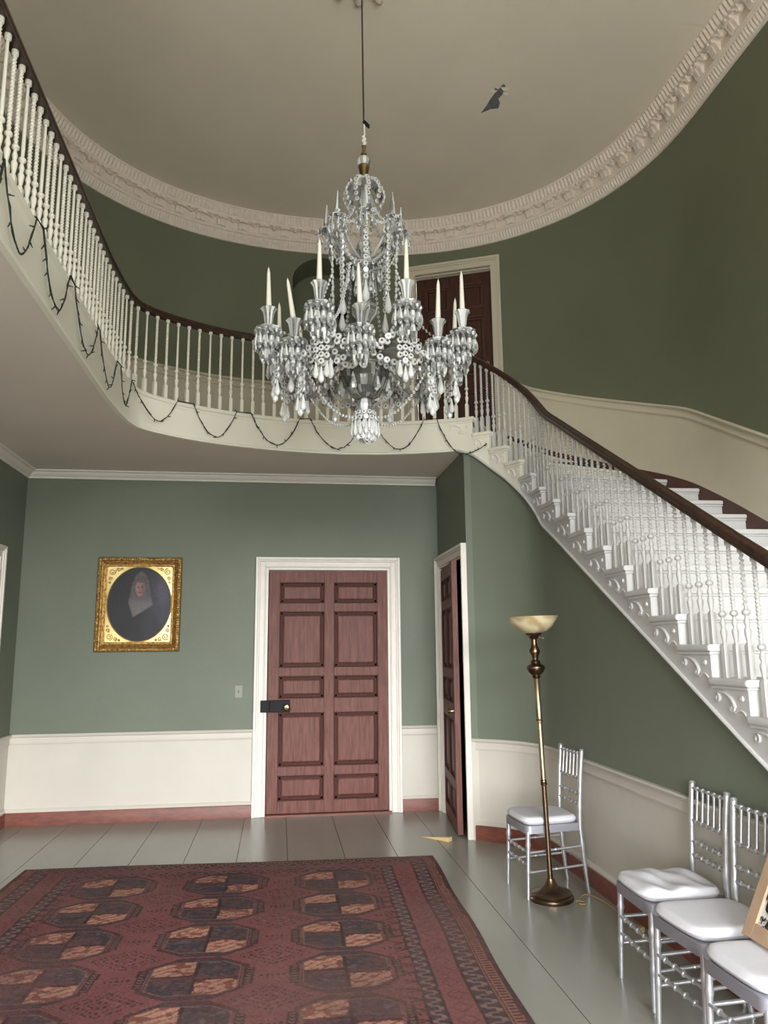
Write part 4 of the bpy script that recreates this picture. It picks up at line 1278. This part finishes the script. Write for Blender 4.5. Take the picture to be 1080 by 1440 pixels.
# ------------------------------------------------------------------ wall things
c = MB(); c.box(-.418, -.345, 0, .007, 1.128, 1.248, 0, Tback)
pl = c.build('switch_plate', M_PLATE, None, bevel=.002); pl.name = 'light_switch'
tag(pl, 'small pale light switch plate on the green wall beside the big door', 'light switch')
c = MB(); c.box(-.388, -.376, .006, .016, 1.178, 1.2, 0, Tback); c.build('toggle', M_BASE, pl)
c = MB(); c.box(6.93, 7.0, -.09, -.085, 0, .1, 0, lambda u, d, v: (2.99 + d, u, 1.62 + v))
c = MB()
vs = [(1.30, 6.86, .004), (1.42, 6.70, .004), (1.455, 6.735, .004)]
n_ = 10
wd = MB(); wd.add([(1.245, 6.895, .001), (1.25, 6.9, .001), (1.435, 6.68, .001), (1.47, 6.715, .001), (1.435, 6.68, .036), (1.47, 6.715, .036), (1.245, 6.895, .004), (1.25, 6.9, .004)],
                  [(0, 2, 3, 1), (6, 7, 5, 4), (0, 6, 4, 2), (1, 3, 5, 7), (2, 4, 5, 3), (0, 1, 7, 6)])
o = wd.build('door_wedge', M_WEDGE, None); tag(o, 'pale wooden wedge lying on the floor near the ajar door', 'door wedge')

# framed oval portrait
px0, px1, pz0, pz1 = -1.778, -.968, 1.588, 2.515
e = empty('framed_portrait', ((px0 + px1) / 2, YB, pz0), 'ornate gilt-framed oval portrait of a veiled woman on the green wall', 'painting')
fr = MB()
def rect_ring(mb, o0, o1, prof, T):
    """mitred rectangular frame, prof list of (inset, depth)"""
    (a, b, c_, d_) = o0
    vs = []; fs = []
    for ins, dp in prof:
        vs += [T(a + ins, dp, c_ + ins), T(b - ins, dp, c_ + ins), T(b - ins, dp, d_ - ins), T(a + ins, dp, d_ - ins)]
    for i in range(len(prof) - 1):
        for k in range(4): fs.append((i * 4 + k, i * 4 + (k + 1) % 4, i * 4 + 4 + (k + 1) % 4, i * 4 + 4 + k))
    mb.add(vs, fs)
rect_ring(fr, (px0, px1, pz0, pz1), None, [(0, .0), (0, .045), (.008, .06), (.03, .064), (.042, .05), (.05, .046), (.06, .036), (.075, .028), (.085, .03), (.093, .026), (.093, .0)], Tback)
fo = fr.build('frame', M_GOLD, e, smooth=None, fix=True)
orn = MB()        # carved beading round the outer moulding
def bump_at(u, v, r): orn.lathe([(r, 0), (r * .75, r * .5), (0, r * .7)], 7, Tback(u, .06, v), 0, Matrix.Rotation(PI / 2, 4, 'X'))
for i in range(34):
    t = px0 + .018 + (px1 - px0 - .036) * i / 33
    bump_at(t, pz0 + .02, .012); bump_at(t, pz1 - .02, .012)
for i in range(39):
    t = pz0 + .018 + (pz1 - pz0 - .036) * i / 38
    bump_at(px0 + .02, t, .012); bump_at(px1 - .02, t, .012)
orn.build('carved_beading', M_GOLD, e, smooth=50)
# liner with an oval opening
lx0, lx1, lz0, lz1 = px0 + .088, px1 - .088, pz0 + .088, pz1 - .088
ocx, ocz, orx, orz = (px0 + px1) / 2 + .003, (pz0 + pz1) / 2, (lx1 - lx0) / 2 - .012, (lz1 - lz0) / 2 - .014
ln = MB(); n = 96; vs = []; fs = []
for i in range(n):
    a = 2 * PI * i / n
    cx_, sx_ = math.cos(a), math.sin(a)
    k = 1 / max(abs(cx_) / ((lx1 - lx0) / 2), abs(sx_) / ((lz1 - lz0) / 2))
    vs += [Tback((lx0 + lx1) / 2 + k * cx_, .024, (lz0 + lz1) / 2 + k * sx_), Tback(ocx + orx * 1.03 * cx_, .026, ocz + orz * 1.03 * sx_),
           Tback(ocx + orx * 1.012 * cx_, .034, ocz + orz * 1.012 * sx_), Tback(ocx + orx * cx_, .022, ocz + orz * sx_), Tback(ocx + orx * cx_, .01, ocz + orz * sx_)]
for i in range(n):
    j = (i + 1) % n
    for k in range(4): fs.append((i * 5 + k, j * 5 + k, j * 5 + k + 1, i * 5 + k + 1))
ln.add(vs, fs); ln.build('oval_liner', M_GOLDL, e, smooth=30)
sp = MB()
for sx in (-1, 1):
    for sz in (-1, 1):
        cx_, cz_ = (lx0 + lx1) / 2 + sx * ((lx1 - lx0) / 2 - .05), (lz0 + lz1) / 2 + sz * ((lz1 - lz0) / 2 - .055)
        for (du, dv, r0, tn) in ((0, 0, .034, 1.6), (-.055, .022, .02, 1.4), (.018, -.065, .02, 1.4), (-.09, .03, .012, 1.2), (.025, -.105, .012, 1.2)):
            pts = [Tback(cx_ + sx * du + q[0], .028, cz_ + sz * dv + q[1]) for q in spiral((0, 0), r0, .5 * sx + sz, tn, 18, sx * sz)]
            sp.tube(pts, .0045, 6)
sp.build('corner_scrolls', M_GOLD, e, smooth=50)
# canvas: pattern computed per vertex of a fine oval mesh
def smooth01(a, b, x): t = np.clip((x - a) / (b - a), 0, 1); return t * t * (3 - 2 * t)
nr, na = 70, 160
rr = np.linspace(0, 1, nr + 1)[1:]; aa = np.arange(na) * 2 * PI / na
U = np.concatenate([[0], (rr[:, None] * np.cos(aa)).ravel()]); V = np.concatenate([[0], (rr[:, None] * np.sin(aa)).ravel()])
def mixc(c, col, w): w = np.clip(w, 0, 1)[:, None]; return c * (1 - w) + np.array(lin(col)[:3])[None] * w
def ell(cx, cy, rx, ry, soft=.25, rot=0):
    du, dv = U - cx, V - cy
    x = du * math.cos(rot) + dv * math.sin(rot); y = -du * math.sin(rot) + dv * math.cos(rot)
    return 1 - smooth01(1 - soft, 1 + soft, np.sqrt((x / rx) ** 2 + (y / ry) ** 2))
colr = np.tile(np.array(lin((38, 36, 42))[:3]), (len(U), 1))
colr = mixc(colr, (74, 72, 84), ell(.75, .2, .45, .8, .7) * .8)
colr = mixc(colr, (88, 88, 102), ell(.72, .38, .18, .3, .8) * .7)  # grey-blue streak: sheen on the varnish painted into the canvas colour
colr = mixc(colr, (30, 28, 34), ell(.02, -.75, .62, .62, .3))                       # dark dress
colr = mixc(colr, (60, 58, 68), ell(.3, -.5, .2, .4, .8) * .5)
def inside(poly, soft=.03):
    """soft mask of a polygon: signed distance to its edges"""
    P = np.array(poly); d2 = np.full(len(U), 9.0); ins = np.zeros(len(U), bool)
    for p, q in zip(P, np.roll(P, -1, 0)):
        e = q - p; w0, w1 = U - p[0], V - p[1]
        t = np.clip((w0 * e[0] + w1 * e[1]) / (e @ e), 0, 1)
        d2 = np.minimum(d2, (w0 - t * e[0]) ** 2 + (w1 - t * e[1]) ** 2)
        c = (p[1] > V) != (q[1] > V)
        ins ^= c & (U < (q[0] - p[0]) * (V - p[1]) / (q[1] - p[1] + 1e-12) + p[0])
    sd = np.sqrt(d2) * np.where(ins, 1, -1)
    return smooth01(-soft, soft, sd)
veil = inside([(-.13, .80), (-.25, .56), (-.345, .05), (-.185, -.345), (.10, -.20), (.41, -.02), (.33, .28), (.27, .6), (.16, .83), (.03, .91)])
colr = mixc(colr, (96, 90, 92), veil * .85)
colr = mixc(colr, (128, 120, 118), veil * (1 - smooth01(-.05, .25, V)) * .8)
colr = mixc(colr, (112, 104, 104), veil * np.clip(np.sin(U * 34 + V * 9), 0, 1) * .35)
colr = mixc(colr, (154, 118, 108), ell(.0, .43, .15, .215, .16))                   # face
colr = mixc(colr, (120, 88, 82), ell(.10, .40, .06, .19, .4) * .8)
colr = mixc(colr, (84, 78, 80), ell(.02, .67, .17, .09, .3) * .8)                  # hair under the veil
for ex_ in (-.07, .06): colr = mixc(colr, (60, 44, 44), ell(ex_, .465, .032, .018, .4) * .9)
colr = mixc(colr, (112, 80, 76), ell(-.01, .40, .02, .075, .6) * .6)
colr = mixc(colr, (116, 58, 58), ell(-.01, .315, .045, .016, .4) * .9)
colr *= .72 * (1 + .16 * rng.standard_normal(len(U)))[:, None]
me = bpy.data.meshes.new('canvas')
vs = [Tback(ocx + orx * 1.005 * u, .016, ocz + orz * 1.005 * v) for u, v in zip(U, V)]
off = world_loc(e); vs = [(p[0] - off.x, p[1] - off.y, p[2] - off.z) for p in vs]
fs = [(0, 1 + i, 1 + (i + 1) % na) for i in range(na)]
for r in range(nr - 1):
    for i in range(na): fs.append((1 + r * na + i, 1 + (r + 1) * na + i, 1 + (r + 1) * na + (i + 1) % na, 1 + r * na + (i + 1) % na))
me.from_pydata(vs, [], fs)
at = me.color_attributes.new('paint', 'FLOAT_COLOR', 'POINT')
at.data.foreach_set('color', np.c_[np.clip(colr, 0, 1), np.ones(len(U))].astype(np.float32).ravel())
def attr_mat(name, attr, rough, bump=0, bscale=100, noise=0.0, nscale=200, spec=.5):
    m = bpy.data.materials.new(name); m.use_nodes = True
    nt = m.node_tree; b = nt.nodes['Principled BSDF']
    a = nd(nt, 'ShaderNodeAttribute'); a.attribute_name = attr
    tc = nd(nt, 'ShaderNodeTexCoord'); nz = nd(nt, 'ShaderNodeTexNoise'); nz.inputs['Scale'].default_value = nscale; nz.inputs['Detail'].default_value = 3
    nt.links.new(tc.outputs['Object'], nz.inputs['Vector'])
    mr_ = nd(nt, 'ShaderNodeMapRange'); mr_.inputs[1].default_value = .3; mr_.inputs[2].default_value = .7; mr_.inputs[3].default_value = 1 - noise; mr_.inputs[4].default_value = 1 + noise
    nt.links.new(nz.outputs['Fac'], mr_.inputs[0])
    mx = nd(nt, 'ShaderNodeVectorMath', operation='SCALE')
    nt.links.new(a.outputs['Color'], mx.inputs[0]); nt.links.new(mr_.outputs[0], mx.inputs['Scale'])
    nt.links.new(mx.outputs[0], b.inputs['Base Color'])
    b.inputs['Roughness'].default_value = rough; b.inputs['Specular IOR Level'].default_value = spec
    if bump:
        bp = nd(nt, 'ShaderNodeBump'); bp.inputs['Strength'].default_value = bump; bp.inputs['Distance'].default_value = .004
        nt.links.new(nz.outputs['Fac'], bp.inputs['Height']); nt.links.new(bp.outputs[0], b.inputs['Normal'])
    return m
me.materials.append(attr_mat('varnished_oil_paint', 'paint', .45, .15, 60, .12, 90, .35))
cv = bpy.data.objects.new('canvas', me); COL.objects.link(cv); cv.parent = e

# ceiling damage
c = MB()
cxp, cyp = 1.838, 5.93
out = [(-.075, .18), (-.03, .14), (.0, .115), (.065, .10), (.06, .03), (.03, -.02), (.05, -.08), (.045, -.19), (.02, -.2), (.0, -.13), (-.04, -.15), (-.02, -.08), (-.04, 0), (-.05, .08)]
M_PATCH = mat('exposed_grey_plaster', (112, 110, 112), .9, var=.2, scale=30)
pb_ = MB(); pb_.poly([(cxp + a, cyp + b) for a, b in out], ZC - .004, ZC + .002)
o = pb_.build('ceiling_damage', M_PATCH, None); tag(o, 'torn grey patch of bare plaster in the beige ceiling', 'plaster damage', kind='structure')
fk = MB()
for (a, b, s, t) in ((.05, -.16, .045, .5), (-.04, -.12, .04, 1.0), (.075, -.10, .03, .2)):
    fk.add([(cxp + a - s, cyp + b - s * .3, ZC - .003), (cxp + a + s, cyp + b - s * .1, ZC - .003), (cxp + a + s * .3, cyp + b + s * .6, ZC - .012), (cxp + a - s * .4, cyp + b + s * .5, ZC - .01)], [(0, 1, 2, 3)])
fk.build('peeling_flake', M_CEIL, o)

# sconce and low dark cabinet in the arched recess
e = empty('wall_sconce', (.70, 8.66, 5.40), 'small dark wall sconce with a clear globe in the arched recess', 'sconce')
c = MB()
c.box(.66, .74, 8.635, 8.66, 5.36, 5.5); c.tube([(.70, 8.64, 5.42), (.70, 8.58, 5.40), (.70, 8.54, 5.43), (.70, 8.54, 5.47)], .012, 8)
c.lathe([(.02, 5.46), (.05, 5.475), (.052, 5.485), (.02, 5.49)], 14, (.70, 8.54, 0)); c.build('bracket', M_BLACK, e, smooth=40)
c = MB(); c.lathe([(.03, 5.49), (.062, 5.53), (.07, 5.58), (.055, 5.64), (.035, 5.68), (.03, 5.7)], 16, (.70, 8.54, 0)); c.build('globe', M_GLASS, e, smooth=60)
e = empty('low_cabinet', (.485, 8.46, 4.514), 'dark low cabinet standing in the arched recess behind the handrail', 'cabinet')
M_CAB = mat('black_brown_wood', (34, 26, 24), .4, var=.1, scale=10)
c = MB(); c.box(.13, .84, 8.34, 8.66, 4.516, 4.80); c.build('body', M_CAB, e, bevel=.006)
c = MB(); c.box(.115, .855, 8.32, 8.665, 4.80, 4.83); c.build('top', M_CAB, e, bevel=.006)
for k in range(2):
    c = MB(); c.box(.145 + .35 * k, .475 + .35 * k, 8.325, 8.345, 4.54, 4.78); d_ = c.build('door', M_CAB, e, bevel=.004)
    c = MB(); c.lathe([(.008, 0), (.013, .012), (0, .02)], 10, (.46 + .06 * k, 8.325, 4.66), 0, Matrix.Rotation(PI / 2, 4, 'X')); c.build('knob', M_BRASS, d_, smooth=50)
# ------------------------------------------------------------------ rug (pattern computed per vertex of the woven grid)
RW, RL, st_ = 3.03, 4.7, .0075
nu, nv = int(RW / st_) + 1, int(RL / st_) + 1
uu = np.linspace(0, RW, nu); vv = np.linspace(0, RL, nv)
Ug, Vg = np.meshgrid(uu, vv)
Uf, Vf = Ug.ravel(), Vg.ravel()
rgbl = lambda c: np.array(lin(c)[:3])
RED, RED2, MAR, NAVY, PEACH, BRN, ORG, LTB = (rgbl(c) for c in ((122, 74, 75), (134, 84, 82), (94, 58, 60), (54, 53, 62), (184, 136, 118), (56, 41, 43), (140, 92, 80), (126, 102, 97)))
def vnoise(u, v, sc, seed):
    r = np.random.default_rng(seed); G = r.random((90, 90))
    x, y = u * sc, v * sc; i, j = np.floor(x).astype(int), np.floor(y).astype(int); fx, fy = x - i, y - j
    fx = fx * fx * (3 - 2 * fx); fy = fy * fy * (3 - 2 * fy)
    g = lambda a, b: G[a % 90, b % 90]
    return (g(i, j) * (1 - fx) + g(i + 1, j) * fx) * (1 - fy) + (g(i, j + 1) * (1 - fx) + g(i + 1, j + 1) * fx) * fy
wob = .008 * (vnoise(Uf, Vf, 9, 1) - .5); wob2 = .008 * (vnoise(Uf, Vf, 9, 2) - .5)
Uw, Vw = Uf + wob, Vf + wob2
C = np.tile(RED, (len(Uf), 1))
def put(mask, col): C[mask] = col
f1 = vnoise(Uf, Vf, 22, 3); f2 = vnoise(Uf * 1.0, Vf * 1.0, 48, 4)
rowsN = 9; v0, dv_ = .535, .515; cols_ = (.757, 1.515, 2.262)
for cx_ in cols_:
    for i in range(rowsN):
        x, y = Uw - cx_, Vw - (v0 + dv_ * i)
        ax, ay = np.abs(x), np.abs(y)
        outer = (ax < .255) & (ay < .252) & (ax * .72 + ay < .325)
        put(outer, BRN); put(outer & (np.mod(x * 1.3 + y, .034) < .013), MAR)
        put(outer & (ay > .205) & (np.mod(x, .04) < .018), NAVY)
        gap = (ax > .226) & (ax < .236) & (ay < .12); put(gap, RED)
        ear = (ax > .236) & (ax < .284) & (ay < .105)
        put(ear, BRN * .9); put(ear & (ax > .246) & (ax < .274) & (ay < .095) & (np.mod(y + np.abs(ax - .26) * .9, .03) < .014), LTB * .75)
        octo = (ax < .222) & (ay < .2) & (ax * .70 + ay < .287)
        put(octo, LTB * .8)
        inner = (ax < .213) & (ay < .192) & (ax * .70 + ay < .276)
        put(inner, BRN)
        # each quarter holds a slanted leaf-like patch
        sl = ay * .45
        leaf = inner & (ay > .03 + .02 * (f1 - .5)) & (ax > .014) & (ax * .55 + ay > .075 - .05 * f1)
        pq = ((x * y) > 0)
        put(inner & ~pq, NAVY); put(leaf & pq, PEACH)
        vein = np.abs(np.mod(ax * .8 + ay * 1.1 + .03 * f1, .062) - .031)
        put(leaf & pq & (vein < .0065), rgbl((120, 72, 62)))
        bl = vnoise(Uf * 1.0, Vf * 1.6, 26, 40 + i)
        put(leaf & pq & (bl > .66), rgbl((126, 76, 66)))
        put(inner & ~pq & (bl > .62), rgbl((84, 62, 62))); put(inner & ~pq & (bl < .16), rgbl((96, 92, 98)) * .8)
        put(inner & (ay < .012) & (f2 > .3), MAR); put(inner & (ax < .007), rgbl((36, 28, 33)))
for cx_ in (cols_[0] + .379, cols_[1] + .375):
    for i in range(-1, rowsN):
        x, y = Uw - cx_, Vw - (v0 + dv_ * (i + .5)); ax, ay = np.abs(x), np.abs(y)
        t = ax / .185 + ay / .125
        d = np.mod(x + .012 * np.round(y / .026), .03) < .0125
        for q, r in ((.22, .36), (.58, .74), (.92, 1.06)):
            put((t > q) & (t < r) & d, BRN * .85)
        put((t > .40) & (t < .54) & (f2 > .62), RED2)
        y2 = Vw - (v0 + dv_ * i)
        put((ax < .07) & (np.abs(y2) < .014) & (np.mod(x, .028) < .012), BRN)
        put((ax < .04) & (np.abs(np.abs(y2) - .036) < .009) & (np.mod(x, .028) < .011), MAR)
for cx_ in (.47, RW - .50):                     # small hooked marks beside the borders
    for i in range(2 * rowsN):
        y = Vw - .35 - .2575 * i; x = Uw - cx_
        put((np.abs(y - np.abs(x) * .5) < .008) & (np.abs(x) < .05), MAR)
        put((np.abs(y + .08) < .012) & (np.abs(x) < .06) & (np.mod(x, .028) < .012), BRN)
def border(e, t):
    """e distance from the edge, t coordinate along it"""
    put(e < .435, MAR)
    put((e > .205) & (e < .345), RED)
    dia = np.abs(np.mod(t, .13) - .065) + np.abs(e - .275) * 1.1
    put((e > .205) & (e < .345) & (np.abs(dia - .05) < .006), MAR)
    for a, b, p in ((.098, .2, .09), (.35, .43, .08)):
        m = (e > a) & (e < b); put(m, NAVY * .75 + BRN * .25)
        wv_ = (a + b) / 2 + (b - a) * .30 * np.clip(1.8 * np.sin(2 * PI * t / p), -1, 1)
        sl_ = (e - wv_) / (1 + 0 * e)
        put(m & (np.abs(sl_) < .013), LTB)
        mm_ = m & (np.abs(np.abs(np.sin(2 * PI * t / p)) - .35) < .25) & (np.abs(e - (a + b) / 2) < (b - a) * .24); put(mm_, LTB * .85)
        for q in (a, b): put(np.abs(e - q) < .007, BRN * .8)
    put((e > .03) & (e < .094), ORG)
    put((e > .035) & (e < .072) & (np.mod(t, .03) < .013), BRN)
    put((e > .078) & (e < .085), BRN)
    put(e < .03, BRN)
eR, eL, eB = RW - Uw, Uw, Vw * 1.55
e = np.minimum(np.minimum(eR, eL), eB)
side = (eB > np.minimum(eR, eL)); 
msk = e < .435
Csave = C.copy()
border(np.minimum(eR, eL), Vw); Cs = C.copy(); C[:] = Csave
border(eB, Uw); Cb = C.copy(); C[:] = Csave
C[msk & side] = Cs[msk & side]; C[msk & ~side] = Cb[msk & ~side]
frng = (e > .435) & (e < .5); tt = np.where(side, Vw, Uw)
put(frng & (np.abs(np.mod(tt, .1) - .05) < .012 + .3 * (e - .45).clip(0)) & (np.abs(np.mod(tt, .1) - .05) > .3 * (e - .45).clip(0)), BRN)
wear = .80 + .30 * vnoise(Uf, Vf, 2.1, 7) + .16 * vnoise(Uf, Vf, 9, 8)
wm = (.10 + .5 * np.clip(vnoise(Uf, Vf, 1.7, 21) * 1.5 - .55, 0, 1) + .22 * vnoise(Uf, Vf, 40, 22))[:, None]
C = C * (1 - wm) + rgbl((106, 77, 75)) * wm
C *= wear[:, None]
C *= (1 + .13 * rng.standard_normal(len(C)))[:, None]
dust = (vnoise(Uf, Vf, 1.3, 12) > .62)[:, None] * .12
C = C * (1 - dust) + rgbl((120, 104, 92)) * dust
Zf = .013 + .004 * vnoise(Uf, Vf, 1.5, 9) + .0015 * vnoise(Uf, Vf, 30, 10)
ca_, sa2 = math.cos(.0375), math.sin(.0375)
O = np.array([-1.82, 6.345])
XY = O + np.stack([Uf * ca_ - Vf * sa2, -Uf * sa2 - Vf * ca_], 1)
XY[:, 1] += .012 * np.sin(Uf * 2.1) * np.exp(-Vf * 2)
XY[:, 0] += np.where(Uf > RW - .3, .006 * np.sin(Vf * 5), 0)
verts = np.c_[XY, Zf]
idx = np.arange(nu * nv).reshape(nv, nu)
quads = np.stack([idx[:-1, :-1], idx[1:, :-1], idx[1:, 1:], idx[:-1, 1:]], -1).reshape(-1, 4)
ring = np.concatenate([idx[0, :], idx[1:, -1], idx[-1, -2::-1], idx[-2:0:-1, 0]])
low = verts[ring].copy(); low[:, 2] = .001
nb_ = len(verts); k = len(ring)
sideq = np.stack([ring, np.roll(ring, -1), nb_ + (np.arange(k) + 1) % k, nb_ + np.arange(k)], -1)
V_ = np.concatenate([verts, low]); F_ = np.concatenate([quads, sideq])
off = np.array([-.3, 4.0, 0.0])
me = bpy.data.meshes.new('rug')
me.vertices.add(len(V_)); me.vertices.foreach_set('co', (V_ - off).astype(np.float32).ravel())
me.loops.add(len(F_) * 4); me.loops.foreach_set('vertex_index', F_.astype(np.int32).ravel())
me.polygons.add(len(F_)); me.polygons.foreach_set('loop_start', (np.arange(len(F_)) * 4).astype(np.int32))
me.update(calc_edges=True)
Ca = np.concatenate([np.clip(C, 0, 1), np.tile(BRN, (k, 1))])
at = me.color_attributes.new('weave', 'FLOAT_COLOR', 'POINT')
at.data.foreach_set('color', np.c_[Ca, np.ones(len(Ca))].astype(np.float32).ravel())
me.materials.append(attr_mat('woven_wool', 'weave', .92, .25, 300, .10, 260, .2))
rug = bpy.data.objects.new('rug', me); COL.objects.link(rug); rug.location = tuple(off)
tag(rug, 'worn dark red oriental rug with octagon medallions on the painted floor', 'rug')

# ------------------------------------------------------------------ daylight: sky above, shaded ground below, entering by the front windows
wd_ = bpy.data.worlds.new('World'); SC.world = wd_; wd_.use_nodes = True
nt = wd_.node_tree
bg = nt.nodes['Background']
tc = nd(nt, 'ShaderNodeTexCoord'); sp_ = nd(nt, 'ShaderNodeSeparateXYZ'); rp = nd(nt, 'ShaderNodeValToRGB')
mr_ = nd(nt, 'ShaderNodeMapRange'); mr_.inputs[1].default_value = -1; mr_.inputs[2].default_value = 1
nt.links.new(tc.outputs['Generated'], sp_.inputs[0]); nt.links.new(sp_.outputs['Z'], mr_.inputs[0]); nt.links.new(mr_.outputs[0], rp.inputs[0])
GROUND, SKY, STR = (.235, .242, .24), (.97, .985, 1.0), 43.0
els = rp.color_ramp.elements
els[0].position = .49; els[0].color = GROUND + (1,)
els[1].position = .515; els[1].color = SKY + (1,)
nt.links.new(rp.outputs[0], bg.inputs[0]); bg.inputs[1].default_value = STR
for a, b, z0, z1 in wins:
    l = bpy.data.lights.new('window_portal', 'AREA'); l.shape = 'RECTANGLE'; l.size, l.size_y = b - a, z1 - z0
    l.cycles.is_portal = True
    o = bpy.data.objects.new('window_portal', l); COL.objects.link(o)
    o.location = ((a + b) / 2, YF - .16, (z0 + z1) / 2); o.rotation_euler = (math.radians(90), 0, 0)

# ------------------------------------------------------------------ camera
pi_, ya_, ro_ = (math.radians(v) for v in (10.014, 7.794, -.524))
cp_, sp_, cy_, sy_ = math.cos(pi_), math.sin(pi_), math.cos(ya_), math.sin(ya_)
fwd = Vector((sy_ * cp_, cy_ * cp_, sp_)); rt = Vector((cy_, -sy_, 0)); up = rt.cross(fwd)
cr_, sr_ = math.cos(ro_), math.sin(ro_)
r2, u2 = rt * cr_ + up * sr_, up * cr_ - rt * sr_
cam = bpy.data.cameras.new('camera'); co = bpy.data.objects.new('camera', cam); COL.objects.link(co)
co.matrix_world = Matrix(((r2.x, u2.x, -fwd.x, 0), (r2.y, u2.y, -fwd.y, 0), (r2.z, u2.z, -fwd.z, 1.6), (0, 0, 0, 1)))
cam.sensor_fit = 'VERTICAL'; cam.sensor_height = 36; cam.sensor_width = 27
cam.lens = 1084 / 1440 * 36
cam.clip_start = .05; cam.clip_end = 100
SC.camera = co

SC.view_settings.view_transform = 'Standard'
SC.view_settings.look = 'None'
SC.view_settings.exposure = 0.0
SC.view_settings.gamma = 1.0
SC.view_settings.use_curve_mapping = False
cyc = SC.cycles
cyc.use_denoising = True
cyc.max_bounces = 10; cyc.diffuse_bounces = 6; cyc.glossy_bounces = 5; cyc.transmission_bounces = 8; cyc.transparent_max_bounces = 8
cyc.sample_clamp_indirect = 4.0
cyc.caustics_reflective = False; cyc.caustics_refractive = False
